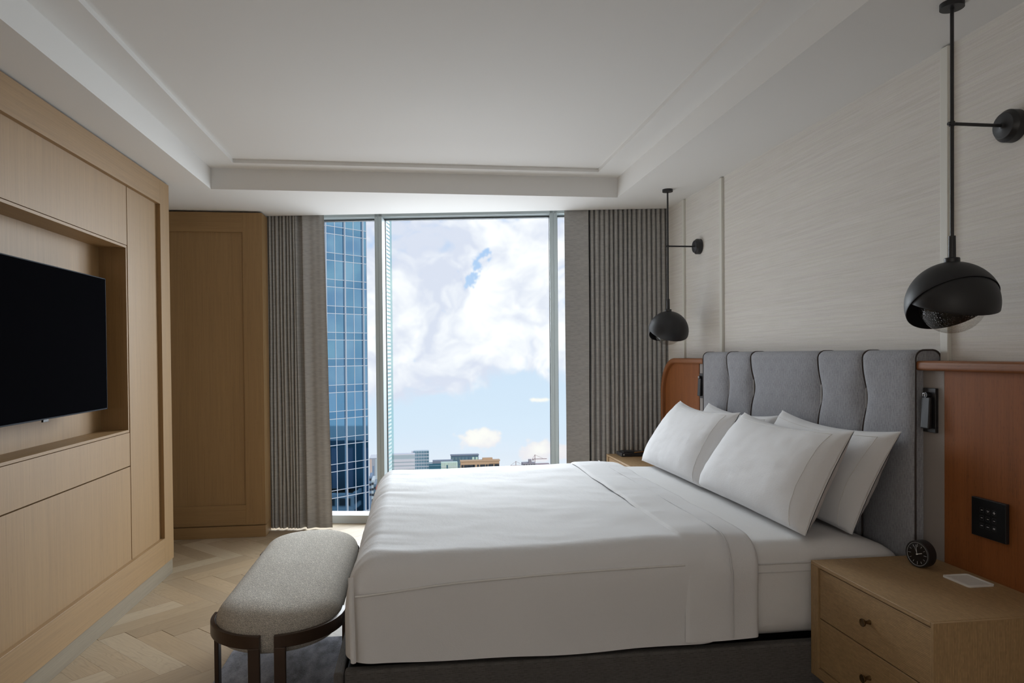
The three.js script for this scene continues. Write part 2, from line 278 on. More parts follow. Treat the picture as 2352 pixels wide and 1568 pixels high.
// walls
{
  const r = structure('wall_right', 'grasscloth papered wall behind the bed', 'wall');
  part(r, 'wallpaper', box(WALLX, WALLX + 0.12, 0, 2.9, BACK, wallZ(WALLX, 0.42), 0, 'y'), M.wallpaper);
  const l = structure('wall_left', 'painted wall behind the cabinets', 'wall');
  part(l, 'plaster', box(LEFT - 0.12, LEFT, 0, 2.9, BACK, wallZ(LEFT, 0.42), 0), M.paintWall);
  const b = structure('wall_back', 'painted wall at the end of the room', 'wall');
  part(b, 'plaster', box(LEFT - 0.12, WALLX + 0.12, 0, 2.9, BACK - 0.12, BACK, 0), M.paintWall);
  // wood baseboard along the papered wall, mostly hidden
  const bb = structure('baseboard_right', 'oak baseboard', 'baseboard'); part(bb, 'board', box(WALLX - 0.014, WALLX, 0, 0.1, BACK, 1.5, 0.002, 'z'), M.oak);
  // pale vertical trim strips dividing the wallpaper
  [[2.362, 2.402], [4.294, 4.334], [4.938, 4.966]].forEach(([a, z], i) => { const t = structure(`trim_${i + 1}`, 'pale vertical trim strip on the wallpaper', 'trim'); part(t, 'strip', box(WALLX - 0.016, WALLX + 0.002, 1.36, 2.556, a, z, 0.004), M.strip); });
}
// ceiling: lowered border, tray and a shallow raised centre; a pocket for the curtains along the window
{
  const c = structure('ceiling', 'white tray ceiling with a stepped centre', 'ceiling');
  const outer = poly([[LEFT, BACK], [WALLX, BACK], [WALLX, wallZ(WALLX)], [LEFT, wallZ(LEFT)]]);
  outer.holes.push(new THREE.Path([[-1.373, -1.9], [-1.373, 4.945], [1.469, 4.945], [1.469, -1.9]].map(([a, z]) => new THREE.Vector2(a, z))));
  part(c, 'soffit', extrudeY(outer, CEIL, 2.703), M.paint);
  const tray = poly([[LEFT, BACK], [WALLX, BACK], [WALLX, wallZ(WALLX)], [LEFT, wallZ(LEFT)]]);
  tray.holes.push(new THREE.Path([[-1.191, -1.7], [-1.191, 4.80], [1.288, 4.80], [1.288, -1.7]].map(([a, z]) => new THREE.Vector2(a, z))));
  part(c, 'tray', extrudeY(tray, 2.703, 2.728), M.paint);
  part(c, 'slab', extrudeY(poly([[LEFT - 0.12, BACK - 0.12], [2.12, BACK - 0.12], [2.12, wallZ(2.12, 0.42)], [LEFT - 0.12, wallZ(LEFT, 0.42)]]), 2.728, 3.0), M.paint);
}
// the window wall, built in its own turned frame
function facade(o) { o.position.set(0, 0, -FZ); o.rotation.y = -FT; o.at = new THREE.Vector3(); return o; }   // local x = s, local -z = outwards
const fbox = (s0, s1, y0, y1, o0, o1, r = 0.002) => box(s0, s1, y0, y1, o0, o1, r);
{
  const w = facade(structure('wall_window', 'painted wall beside the window', 'wall'));
  part(w, 'plaster', [fbox(-2.5, -1.27, 0, 2.9, 0.25, 0.42, 0), fbox(2.15, 2.4, 0, 2.9, 0.0, 0.42, 0)], M.paintWall);
  const g = facade(structure('window_1', 'floor to ceiling window with grey metal mullions', 'window'));
  part(g, 'sill', fbox(-1.9, 2.2, -0.012, 0.067, 0.25, 0.42, 0.004), M.sill, 'pale grey sill curb on the floor');
  part(g, 'header', [fbox(-1.9, 2.2, 2.588, 2.728, 0.25, 0.42, 0.002)], M.alu);
  part(g, 'header_gasket', fbox(-1.9, 2.2, 2.577, 2.590, 0.345, 0.395, 0.001), M.aluDark);
  const glass = [[-1.83, -0.36], [-0.36, 1.112], [1.112, 2.15]];
  for (const [a, b] of glass) part(g, 'pane', fbox(a + 0.012, b - 0.012, 0.06, 2.59, 0.380, 0.3805, 0), M.pane, 'clear glass pane');
  for (const s of [-0.3595, 1.112]) {
    const m = part(g, 'mullion', [fbox(s - 0.0315, s - 0.002, 0.0, 2.72, 0.25, 0.375, 0.0015), fbox(s + 0.002, s + 0.0315, 0.0, 2.72, 0.25, 0.375, 0.0015), fbox(s - 0.003, s + 0.003, 0.0, 2.72, 0.253, 0.37, 0)], M.alu, 'grey metal mullion with a centre joint');
    part(m, 'gasket', [fbox(s - 0.037, s + 0.037, 0.06, 2.6, 0.372, 0.392, 0)], M.aluDark);
  }
  // glass fins standing out from the facade at each mullion, with a printed band of pale stripes
  for (const s of [-0.335, 1.112]) {
    const f = facade(new THREE.Group()); f.name = numbered('glass_fin'); f.userData = { label: s < 0 ? 'striped green glass fin outside the mullion beside the tower' : 'striped green glass fin outside the mullion beside the right curtain', category: 'fin' }; scene.add(f);
    part(f, 'fin_glass', fbox(s - 0.008, s + 0.008, -0.3, 3.2, 0.40, 0.63, 0.001), mat([0.76, 0.88, 0.87], 0.02, { transmission: 1, thickness: 0, ior: 1.5, specularIntensity: 0 }));
    const st = []; for (let y = -0.2; y < 3.1; y += 0.0335) st.push(fbox(s + 0.0082, s + 0.0092, y, y + 0.017, 0.41, 0.535, 0));
    part(f, 'frit_stripes', st, mat([0.50, 0.56, 0.56], 0.5)).userData.kind = 'stuff';
  }
}

// ---------------------------------------------------------------- curtains
function curtain(name, label, s0, s1, ys, folds, flare) {
  const o = facade(new THREE.Group()); o.name = numbered(name); o.userData = { label, category: 'curtain', group: undefined }; delete o.userData.group; scene.add(o);
  const nu = folds.length * 24, top = 2.66;
  const sheet = grid(nu, 60, (u, v) => {
    const y = mix(0.012, top, v), k = u * folds.length, i = Math.min(folds.length - 1, Math.floor(k)), t = k - i, f = folds[i], acc = f.a + (f.b - f.a) * t;
    const hang = (1 - v) * flare, sw = noise(i * 3.7 + 0.5, y * 1.1, 7) - 0.5;
    const s = mix(s0, s1, acc) + hang * acc * acc + sw * 0.012 * (1 - v) * 1.6;
    const shape = f.flat ? 0.25 + 0.75 * Math.pow(Math.abs(2 * t - 1), 3) * f.dir(t) : 1 - Math.pow(Math.abs(Math.sin(t * Math.PI)), 0.5);
    const wob = (noise(acc * 9, y * 2.2, 9) - 0.5) * 0.006 * (1 - v * 0.7);
    const dep = f.flat ? f.off + f.curve(t, v) : mix(0.016, 0.016 + f.d, shape) + 0.012 * sw;
    return [s, y, dep + wob, acc * 1.6 * (s1 - s0), y];
  });
  part(o, 'drape', sheet, Object.assign(M.drape, { side: THREE.DoubleSide }));
  // weighted hem and header tape
  part(o, 'header_tape', fbox(s0, s1, 2.655, 2.70, 0.01, 0.075, 0.004), M.drape);
  return o;
}
{
  const F = (edges, depth) => edges.slice(0, -1).map((a, i) => ({ a, b: edges[i + 1], d: depth * (0.8 + 0.4 * hash(i, 3, 5)) }));
  const L = F([0, 0.045, 0.10, 0.155, 0.225, 0.285, 0.345, 0.405, 0.455, 0.515], 0.040);
  L.push({ a: 0.515, b: 0.64, flat: true, dir: () => 1, off: 0.018, curve: (t) => 0.05 * Math.sin(Math.PI * t) ** 2 }, { a: 0.64, b: 1, flat: true, dir: () => 1, off: 0.016, curve: (t, v) => 0.012 * (1 - Math.cos(t * 5.2)) + 0.006 * t + 0.030 * (1 - 0.6 * v) * Math.pow(0.5 + 0.5 * Math.sin(t * 9 - 0.8), 2) });
  const p = curtain('curtain', 'grey brown striated curtain drawn back beside the oak wardrobe', -1.236, -0.757, 0, L, 0.04);
  const e = [0.245]; while (e[e.length - 1] < 1) e.push(Math.min(1, e[e.length - 1] + 0.0445 * (0.85 + 0.3 * hash(e.length, 1, 2))));
  const R = [{ a: 0, b: 0.235, flat: true, dir: () => 1, off: 0.018, curve: (t) => 0.012 * Math.sin(t * 3.1) }, { a: 0.235, b: 0.245, flat: true, dir: () => 1, off: 0.018, curve: (t) => 0.07 * Math.sin(Math.PI * t) }, ...F(e, 0.042)];
  curtain('curtain', 'grey pleated curtain hanging behind the far pendant lamp', 1.196, 2.014, 0, R, 0.008);
}

// ---------------------------------------------------------------- oak cabinetry
{
  const X = -1.605, P = -1.63, c = thing('media_cabinet', 'oak built-in wall cabinet with a recessed television niche', 'cabinet', X, 0, 3.23);
  part(c, 'carcass', [box(-2.2, -1.80, 0.1, 2.55, 1.64, 4.815, 0), box(-1.80, -1.66, 0.1, 1.0, 1.66, 4.80, 0), box(-1.80, -1.66, 2.056, 2.55, 1.66, 4.80, 0), box(-1.80, -1.66, 0.1, 2.55, 4.19, 4.80, 0), box(-1.80, -1.66, 0.1, 2.55, 1.66, 2.27, 0)], M.oak);
  part(c, 'plinth', box(-2.2, X - 0.008, 0, 0.094, 1.64, 4.82, 0.001, 'z'), M.plinth);
  part(c, 'bottom_rail', box(-1.66, X, 0.098, 0.264, 1.80, 4.662, 0.0015, 'z'), M.oak);
  part(c, 'top_rail', box(-1.66, X, 2.394, 2.548, 1.80, 4.662, 0.0015, 'z'), M.oak);
  part(c, 'stile', box(-2.2, X, 0.098, 2.548, 4.662, 4.82, 0.0015), M.oak);
  part(c, 'stile', box(-2.2, X, 0.098, 2.548, 1.64, 1.80, 0.0015), M.oak);
  part(c, 'tall_panel', box(-1.66, P, 0.25, 2.41, 4.212, 4.67, 0.001), M.oak);
  part(c, 'tall_panel', box(-1.66, P, 0.25, 2.41, 1.79, 2.256, 0.001), M.oak);
  part(c, 'upper_door', box(-1.66, P, 2.060, 2.41, 2.264, 4.204, 0.001), M.oak);
  part(c, 'lower_door', box(-1.66, P, 0.25, 0.797, 2.264, 4.204, 0.001), M.oak);
  part(c, 'drawer_front', box(-1.66, P, 0.803, 0.992, 2.264, 4.204, 0.001), M.oak);
  part(c, 'niche_shelf', box(-1.80, P, 0.995, 1.009, 2.264, 4.200, 0.001, 'z'), M.oak);
  part(c, 'niche_top', box(-1.80, P, 2.043, 2.057, 2.264, 4.200, 0.001, 'z'), M.oak);
  part(c, 'niche_side', box(-1.80, P, 1.009, 2.043, 4.186, 4.200, 0.001), M.oak);
  part(c, 'niche_side', box(-1.80, P, 1.009, 2.043, 2.264, 2.278, 0.001), M.oak);
  part(c, 'niche_back', box(-1.80, -1.774, 1.009, 2.043, 2.278, 4.186, 0), M.oak);
}
{
  const X = -1.612, t = thing('television', 'large flat black television mounted in the oak niche', 'television', X, 1.152, 3.265);
  part(t, 'housing', box(X - 0.034, X - 0.004, 1.156, 1.832, 2.66, 3.87, 0.003), M.black);
  part(t, 'bezel', [box(X - 0.01, X, 1.152, 1.158, 2.65, 3.88, 0.001), box(X - 0.01, X, 1.830, 1.835, 2.65, 3.88, 0.001), box(X - 0.01, X, 1.152, 1.835, 2.65, 2.655, 0.001), box(X - 0.01, X, 1.152, 1.835, 3.875, 3.88, 0.001)], mat([0.015, 0.019, 0.028], 0.6, { specularIntensity: 0.15 }));
  part(t, 'screen', box(X - 0.006, X - 0.001, 1.158, 1.830, 2.655, 3.875, 0), M.screen);
  part(t, 'sensor_tab', box(X - 0.008, X + 0.001, 1.142, 1.153, 3.245, 3.29, 0.001), M.black);
  part(t, 'wall_mount', [box(-1.774, X - 0.03, 1.35, 1.65, 3.0, 3.05, 0.002), box(-1.774, X - 0.03, 1.35, 1.65, 3.48, 3.53, 0.002), box(-1.774, -1.762, 1.4, 1.6, 2.9, 3.63, 0.002)], M.blackMatte);
}
{
  const Z = 5.66, c = thing('wardrobe', 'dark oak panelled wardrobe beside the left curtain', 'wardrobe', -1.7, 0, Z);
  part(c, 'carcass', box(LEFT, -1.20, 0.09, 2.55, Z + 0.02, 5.862, 0), M.oak);
  part(c, 'side_panel', box(-1.22, -1.193, 0.0965, 2.547, Z + 0.0205, 5.862, 0.001), M.oak);
  part(c, 'plinth', [box(LEFT, -1.193, 0, 0.090, Z, Z + 0.03, 0.0015, 'x'), box(-1.22, -1.193, 0, 0.094, Z + 0.03, 5.862, 0.001, 'z')], M.oak);
  part(c, 'bottom_rail', box(LEFT, -1.3415, 0.098, 0.256, Z, Z + 0.03, 0.0012, 'x'), M.oak);
  part(c, 'top_rail', box(LEFT, -1.3415, 2.394, 2.547, Z, Z + 0.03, 0.0012, 'x'), M.oak);
  part(c, 'stile', box(-1.3415, -1.193, 0.098, 2.547, Z, Z + 0.03, 0.0012), M.oak);
  part(c, 'door_panel', box(LEFT, -1.335, 0.25, 2.40, Z + 0.012, Z + 0.03, 0), M.oak);
}

// ---------------------------------------------------------------- headboard wall: walnut wings, leather strips, upholstered headboard
const WX = 1.90;
function walnutWing(label, zIn, zOut) {                 // runs from zIn (by the headboard) to its rounded end zOut
  const dir = Math.sign(zOut - zIn), R = 0.27, th = 0.036, top = 1.383;
  const w = thing('walnut_wall_panel', label, 'wall panel', WX, 0, (zIn + zOut) / 2);
  const zc = zOut - dir * R, n = 24, out = [], inn = [];
  for (let i = 0; i <= n; i++) { const a = Math.PI / 2 * i / n; out.push([zc + dir * R * Math.sin(a), top - R + R * Math.cos(a)]); inn.push([zc + dir * (R - th) * Math.sin(a), top - R + (R - th) * Math.cos(a)]); }
  const split = zIn + dir * 0.115;
  part(w, 'cap', extrudeX(poly([[zIn, top], ...out, [zOut, 0.0], [zOut - dir * th, 0.0], ...inn.slice().reverse(), [zIn, top - th]]), 1.872, 1.982, 0.012, 'z'), M.walnutCap, 'rounded walnut edge band');
  part(w, 'panel', extrudeX(poly([[split + dir * 0.003, top - th], ...inn, [zOut - dir * th, 0], [split + dir * 0.003, 0]]), WX, 1.982, 0.0008), M.walnut);
  part(w, 'leather_strip', box(WX + 0.003, 1.982, 0, top - th, Math.min(zIn, split), Math.max(zIn, split), 0.003), M.leather, 'taupe leather strip beside the headboard');
  return w;
}
walnutWing('walnut wall panel behind the near nightstand, with a keypad', 2.415, 1.55);
walnutWing('walnut wall panel with a rounded corner beside the right curtain', 4.385, 5.185);
{
  const hb = thing('headboard', 'grey linen channel-tufted headboard with dark piping', 'headboard', 1.93, 0.1, 3.38);
  const seams = [2.405, 2.722, 3.050, 3.712, 4.015, 4.362], top = 1.425, bot = 0.12;
  const tabY = [1.215, 1.215, 1.215, 1.215];
  // depth of the front face at the seam lines: puffed above and below the leather tabs, pulled in at them
  const pinch = (y) => Math.exp(-(((y - 1.225) / 0.085) ** 2));
  const front = (y, zt, edge) => { const p = 1.866 + 0.026 * pinch(y) * Math.pow(Math.abs(zt), 2.5); return p - 0.010 * (1 - Math.pow(Math.abs(zt), 4)); };
  const profile = (zt, v, pinL, pinR) => {              // v 0..1 from front bottom over the top roll to the back
    const a = zt < 0 ? pinL : pinR, xf = (y) => a ? front(y, zt, 0) : 1.866 - 0.010 * (1 - Math.pow(Math.abs(zt), 4));
    const r = 0.036;
    if (v < 0.66) { const y = mix(bot, top - r, v / 0.66); return [xf(y), y]; }
    if (v < 0.9) { const x0 = xf(top - r), x1 = 1.972, t = (v - 0.66) / 0.24; if (t < 0.45) { const q = t / 0.45 * Math.PI / 2; return [x0 + r - r * Math.cos(q), top - r + r * Math.sin(q)]; } if (t < 0.62) return [mix(x0 + r, x1 - r, (t - 0.45) / 0.17), top]; const q = (t - 0.62) / 0.38 * Math.PI / 2; return [x1 - r + r * Math.sin(q), top - r + r * Math.cos(q)]; }
    return [1.972, mix(top - r, 1.30, (v - 0.9) / 0.1)];
  };
  for (let i = 0; i < 5; i++) {
    const z0 = seams[i] + 0.0015, z1 = seams[i + 1] - 0.0015, nu = 28, nv = 110;
    const g = grid(nu, nv, (u, v) => { const zt = 2 * u - 1, e = Math.pow(Math.abs(zt), 14), q = profile(zt, v, i > 0, i < 4), z = mix(z0, z1, u); return [q[0] + (v < 0.75 ? 0.006 * e : 0), q[1] - (v > 0.7 && v < 0.9 ? 0.002 * e : 0), z, z, v * 1.7]; });
    const cap = (u) => { const zt = 2 * u - 1, s = new THREE.Shape(); for (let k = 0; k <= 80; k++) { const q = profile(zt, k / 80, i > 0, i < 4), xx = q[0] + (k < 60 ? 0.006 : 0); k ? s.lineTo(xx, q[1]) : s.moveTo(xx, q[1]); } s.lineTo(1.972, bot); const c = new THREE.ShapeGeometry(s); c.translate(0, 0, -mix(z0, z1, u)); return uvm(c, 'y').toNonIndexed(); };
    part(hb, 'channel', [g.toNonIndexed(), cap(0), cap(1)], Object.assign(M.linen, { side: THREE.DoubleSide }));
  }
  for (let i = 0; i < 6; i++) {
    const z = i === 0 ? seams[0] : i === 5 ? seams[5] : seams[i], pts = [];
    for (let k = 0; k <= 90; k++) { const q = profile(1, k / 90 * 0.97, i > 0, i > 0 && i < 5); pts.push([q[0] + 0.003, q[1] - 0.001, z]); }
    part(hb, 'piping', tube(pts, i === 0 || i === 5 ? 0.0035 : 0.0042, 140, 7), M.piping, 'dark brown piping');
    if (i > 0 && i < 5) part(hb, 'leather_tab', box(1.886, 1.91, 1.165, 1.270, z - 0.008, z + 0.008, 0.004), M.tab, 'taupe leather tab');
  }
  part(hb, 'back_board', box(1.93, 1.97, 0.1, 1.36, 2.43, 4.35, 0.003), M.linenDark);
}
function readingLight(label, z) {
  const o = thing('reading_light', label, 'reading light', WX, 1.117, z);
  part(o, 'back_plate', box(1.891, 1.9035, 1.117, 1.282, z - 0.032, z + 0.032, 0.002), M.black);
  part(o, 'pivot', cyl(0.010, 0.010, 0.018, 1.884, 1.257, z, 'x', 28), M.blackMatte);
  const head = new RoundedBoxGeometry(0.015, 0.118, 0.044, 4, 0.005).toNonIndexed(); head.rotateZ(-0.05); head.translate(1.881, 1.190, -z); part(o, 'lamp_head', head, M.blackMatte);
  const ring = new THREE.TorusGeometry(0.0062, 0.0012, 8, 28, Math.PI * 1.6).toNonIndexed(); ring.rotateZ(-Math.PI * 0.3); ring.rotateY(-Math.PI / 2); ring.translate(1.8745, 1.257, -z - 0.006);
  part(o, 'switch_ring', ring, M.chrome, 'pale ring mark on the pivot');
}
readingLight('black reading light on the leather strip above the near nightstand', 2.362);
readingLight('black reading light on the leather strip beside the rounded walnut corner', 4.446);
{
  const k = thing('light_keypad', 'black glass wall keypad with nine touch buttons', 'keypad', WX, 0.79, 2.087);
  part(k, 'housing', box(1.886, 1.899, 0.791, 0.921, 2.017, 2.157, 0.001), M.black);
  const cv = document.createElement('canvas'); cv.width = 560; cv.height = 520; const x = cv.getContext('2d');
  x.fillStyle = '#060608'; x.fillRect(0, 0, 560, 520); x.lineWidth = 3;
  for (let r = 0; r < 3; r++) for (let c = 0; c < 3; c++) {
    const px = 140 + c * 104, py = 118 + r * 108; x.strokeStyle = '#4c4c50'; x.beginPath(); x.roundRect(px, py, 66, 66, 12); x.stroke();
    x.fillStyle = '#b4b4b8';
    if (r === 0 && c === 2) { x.fillRect(px + 28, py + 14, 10, 38); x.fillRect(px + 14, py + 28, 38, 10); }
    else if (r === 0 && c === 1) { x.fillRect(px + 14, py + 22, 38, 8); x.fillRect(px + 22, py + 36, 22, 8); }
    else if (r === 2 && c === 2) { x.fillRect(px + 15, py + 20, 36, 8); x.fillRect(px + 15, py + 34, 36, 8); }
    else x.fillRect(px + 17 - (r === 2 ? 3 : 0), py + 29, 32 + (r === 2 ? 6 : 0), 8);
  }
  const tx = new THREE.CanvasTexture(cv); tx.colorSpace = THREE.SRGBColorSpace;
  const pl = new THREE.PlaneGeometry(0.136, 0.126); pl.rotateY(-Math.PI / 2); pl.translate(1.8855, 0.856, -2.087);
  part(k, 'button_print', pl, mat([1, 1, 1], 0.25, { map: tx, specularIntensity: 0.4 }));
}

// ---------------------------------------------------------------- bed
// a soft slab: rounded box, finely divided, with its own swelling and creases; room coordinates
function softSlab(x0, x1, y0, y1, Z0, Z1, r, n, disp, openBottom = true) {
  const [nx, ny, nz] = n, g0 = new THREE.BoxGeometry(1, 1, 1, nx, ny, nz); const g = mergeVertices((g0.deleteAttribute('uv'), g0.deleteAttribute('normal'), g0));
  const p = g.attributes.position, c = [(x0 + x1) / 2, (y0 + y1) / 2, (Z0 + Z1) / 2], h = [(x1 - x0) / 2, (y1 - y0) / 2, (Z1 - Z0) / 2], uv = [], bottom = [];
  for (let i = 0; i < p.count; i++) {
    bottom.push(p.getY(i) < -0.499);
    // spread the divisions: denser near the rounded edges
    const sp = (t, k) => { const a = Math.abs(t) * 2; return Math.sign(t) * (h[k] - (1 - a) * h[k] * (0.55 + 0.45 * (1 - a))) ; };
    let q = [sp(p.getX(i), 0), sp(p.getY(i), 1), sp(p.getZ(i), 2)];
    const bot = openBottom && q[1] < 0, lim = [h[0] - r, bot ? 1e9 : h[1] - r, h[2] - r];
    const inn = q.map((a, k) => clamp(a, -lim[k], lim[k])), d = q.map((a, k) => a - inn[k]), m = Math.hypot(...d) || 1, cube = Math.max(...d.map(Math.abs)) || 1;
    q = inn.map((a, k) => a + d[k] / m * cube);
    const nrm = d.map((a) => a / m), P = [c[0] + q[0], c[1] + q[1], c[2] + q[2]];
    const e = disp(P[0], P[1], P[2], nrm, q);
    p.setXYZ(i, e[0], e[1], -e[2]); uv.push(e[0] + e[1] * 0.3, e[2] + e[1]);
  }
  if (openBottom) { const id = g.index.array, keep = []; for (let i = 0; i < id.length; i += 3) { if ([0, 1, 2].every((k) => bottom[id[i + k]])) continue; keep.push(id[i], id[i + 1], id[i + 2]); } g.setIndex(keep); }
  g.setAttribute('uv', new THREE.Float32BufferAttribute(uv, 2)); g.computeVertexNormals(); return g;
}
const crease = (a, b, s) => { const n = fbm(a, b, s, 4); return 1 - Math.abs(n - 0.5) * 2; };
{
  const b = thing('bed_base', 'dark grey upholstered platform bed base', 'bed base', 0.8, 0, 3.385);
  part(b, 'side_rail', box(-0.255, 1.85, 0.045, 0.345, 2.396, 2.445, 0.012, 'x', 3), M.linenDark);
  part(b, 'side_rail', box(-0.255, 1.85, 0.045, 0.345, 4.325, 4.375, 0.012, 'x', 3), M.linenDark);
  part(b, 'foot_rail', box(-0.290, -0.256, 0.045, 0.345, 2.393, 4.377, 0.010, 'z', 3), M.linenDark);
  part(b, 'deck', box(-0.25, 1.85, 0.2, 0.325, 2.446, 4.324, 0), M.blackMatte);
  for (const [x, z] of [[-0.15, 2.55], [-0.15, 4.2], [1.7, 2.55], [1.7, 4.2]]) part(b, 'leg', box(x - 0.04, x + 0.04, 0.011, 0.05, z - 0.04, z + 0.04, 0.004), M.blackMatte);
}
const topY = (x, z) => 0.012 * (fbm(x * 2.2 + 3, z * 1.6, 201, 3) - 0.5) * 2;
{
  const m = thing('mattress', 'thick mattress in a white fitted sheet', 'mattress', 0.8, 0.33, 3.385);
  part(m, 'fitted_sheet', softSlab(-0.20, 1.852, 0.345, 0.700, 2.432, 4.345, 0.085, [60, 14, 60], (x, y, z, n) => { const k = 0.004 * (crease(x * 4, z * 7 + y * 9, 211) - 0.7); const head = smooth(1.6, 1.86, x); return [x + n[0] * k, y + n[1] * k + topY(x, z) * 0.4 * Math.max(0, n[1]) - head * 0.035 * smooth(0.6, 0.7, y), z + n[2] * k]; }, false), M.whiteSheet);
  part(m, 'edge_seam', [tube([[-0.1, 0.632, 2.4315], [0.9, 0.632, 2.4315], [1.76, 0.632, 2.4315]], 0.003, 40, 6), tube([[-0.1, 0.600, 2.431], [0.9, 0.600, 2.431], [1.76, 0.600, 2.431]], 0.0022, 40, 6)], M.whiteSheet);
}
{
  const d = thing('duvet', 'smooth white duvet tucked over the mattress', 'duvet', 0.36, 0.36, 3.39);
  const shape = (x, y, z, n, q) => {
    const foot = smooth(0.15, -0.25, x), side = Math.abs(n[2]);
    // fine pulled creases over the foot edge, broad soft swelling on top
    let k = 0.008 * (fbm(x * 2.3, z * 2.9 + y, 221, 3) - 0.5) * 2;
    k += 0.007 * (noise(x * 2.5 + 4, z * 17 + x * 7, 222) - 0.5) * foot * smooth(0.42, 0.68, y) * (1 - side) + 0.004 * (noise(x * 3, z * 31 + x * 9, 227) - 0.5) * foot * smooth(0.42, 0.68, y) * (1 - side);
    k += 0.004 * (crease(x * 2.5, z * 5 + 2, 223) - 0.75) * Math.max(0, n[1]) + 0.006 * (noise(x * 5, y * 4, 224) - 0.5) * side;
    let X = x + n[0] * k, Y = y + n[1] * k, Z = z + n[2] * k;
    const low = smooth(0.62, 0.37, y);
    if (z < 3) Z += 0.012 * low * (noise(x * 3.1, 1, 225) - 0.3) - 0.006 * (1 - low);
    X += 0.030 * smooth(0.5, 0.74, y) * smooth(-0.10, -0.26, x);
    if (y < 0.40) Y += 0.008 * (noise(x * 4.2 + z * 4, 2, 226) - 0.5) * 2;
    if (y > 0.6) Y += 0.010 * smooth(0.3, 1.0, x);
    return [X, Y, Z];
  };
  part(d, 'duvet_body', softSlab(-0.262, 1.13, 0.362, 0.722, 2.402, 4.378, 0.115, [84, 22, 110], shape), M.white);
  const seam = []; for (let i = 0; i <= 40; i++) { const x = mix(-0.215, 0.955, i / 40); seam.push([x, 0.612 + 0.036 * (i / 40) + 0.012 * Math.sin(i / 40 * 2.6) - 0.012 * smooth(0.15, -0.22, x), 2.3945 + 0.004 * noise(x * 3, 1, 5)]); }
  part(d, 'seam_cord', tube(seam, 0.0042, 120, 6), M.thread, 'raised cord seam along the side');
  part(d, 'corner_pleat', grid(4, 24, (u, v) => { const y = mix(0.375, 0.668, v); return [-0.232 + 0.018 * u - 0.006 * v, y, 2.396 - 0.006 * Math.sin(u * Math.PI) * (1 - v * 0.5)]; }), Object.assign(M.white, { side: THREE.DoubleSide }));
}
{
  const s = thing('folded_sheet', 'white top sheet folded back over the duvet below the pillows', 'sheet', 1.1, 0.37, 3.39);
  // one folded sheet: path up the near side, over the top and down the far side, swept along the bed
  const path = (v, lift) => { const r = 0.115 + lift, z0 = 2.402 + 0.115, z1 = 4.378 - 0.115, yc = 0.722 - 0.115, side = 0.235, arc = Math.PI / 2 * 0.115, top = z1 - z0, tot = 2 * side + 2 * arc + top; let d = v * tot;
    if (d < side) return [z0 - r, yc - side + d, d, 0, -1]; d -= side;
    if (d < arc) { const a = d / 0.115; return [z0 - r * Math.cos(a), yc + r * Math.sin(a), side + d, Math.sin(a), -Math.cos(a)]; } d -= arc;
    if (d < top) return [z0 + d, yc + r, side + arc + d, 1, 0]; d -= top;
    if (d < arc) { const a = d / 0.115; return [z1 + r * Math.sin(a), yc + r * Math.cos(a), side + arc + top + d, Math.cos(a), Math.sin(a)]; } d -= arc;
    return [z1 + r, yc - d, side + 2 * arc + top + d, 0, 1]; };
  part(s, 'cuff', grid(40, 190, (u, v) => { const e = Math.min(1, Math.sqrt(Math.max(0, 1 - Math.pow(Math.abs(2 * u - 1), 16)))), x0 = 0.960, x1 = 1.245, wave = 0.010 * (noise(v * 14, 1, 233) - 0.5);
    const x = mix(x0, x1, u) + wave, k = 0.006 * (fbm(x * 3, v * 14, 231, 3) - 0.5) * 2, q = path(v, -0.002 + 0.012 * e + 0.017 * smooth(0.10, 0.2, v) * smooth(0.9, 0.8, v) - 0.010 * smooth(0.4, 1, u) + k); return [x, q[1], q[0], x, q[2]]; }), M.white);
  const line = (x, dz) => { const pts = []; for (let i = 0; i <= 14; i++) pts.push([x, mix(0.385, 0.62, i / 14), 2.3915 + dz]); for (let i = 1; i <= 12; i++) { const a = i / 12 * Math.PI / 2; pts.push([x, 0.62 + 0.1165 * Math.sin(a), 2.394 + 0.115 - 0.1165 * Math.cos(a)]); } for (let i = 1; i <= 20; i++) pts.push([x, 0.7365 + 0.001, mix(2.51, 4.25, i / 20)]); return pts; };
  part(s, 'hem_cord', tube(line(1.13, -0.010).map(([x, y, z]) => [x, y + 0.010 * smooth(0.6, 0.72, y), z]), 0.0028, 160, 6), M.white);
}

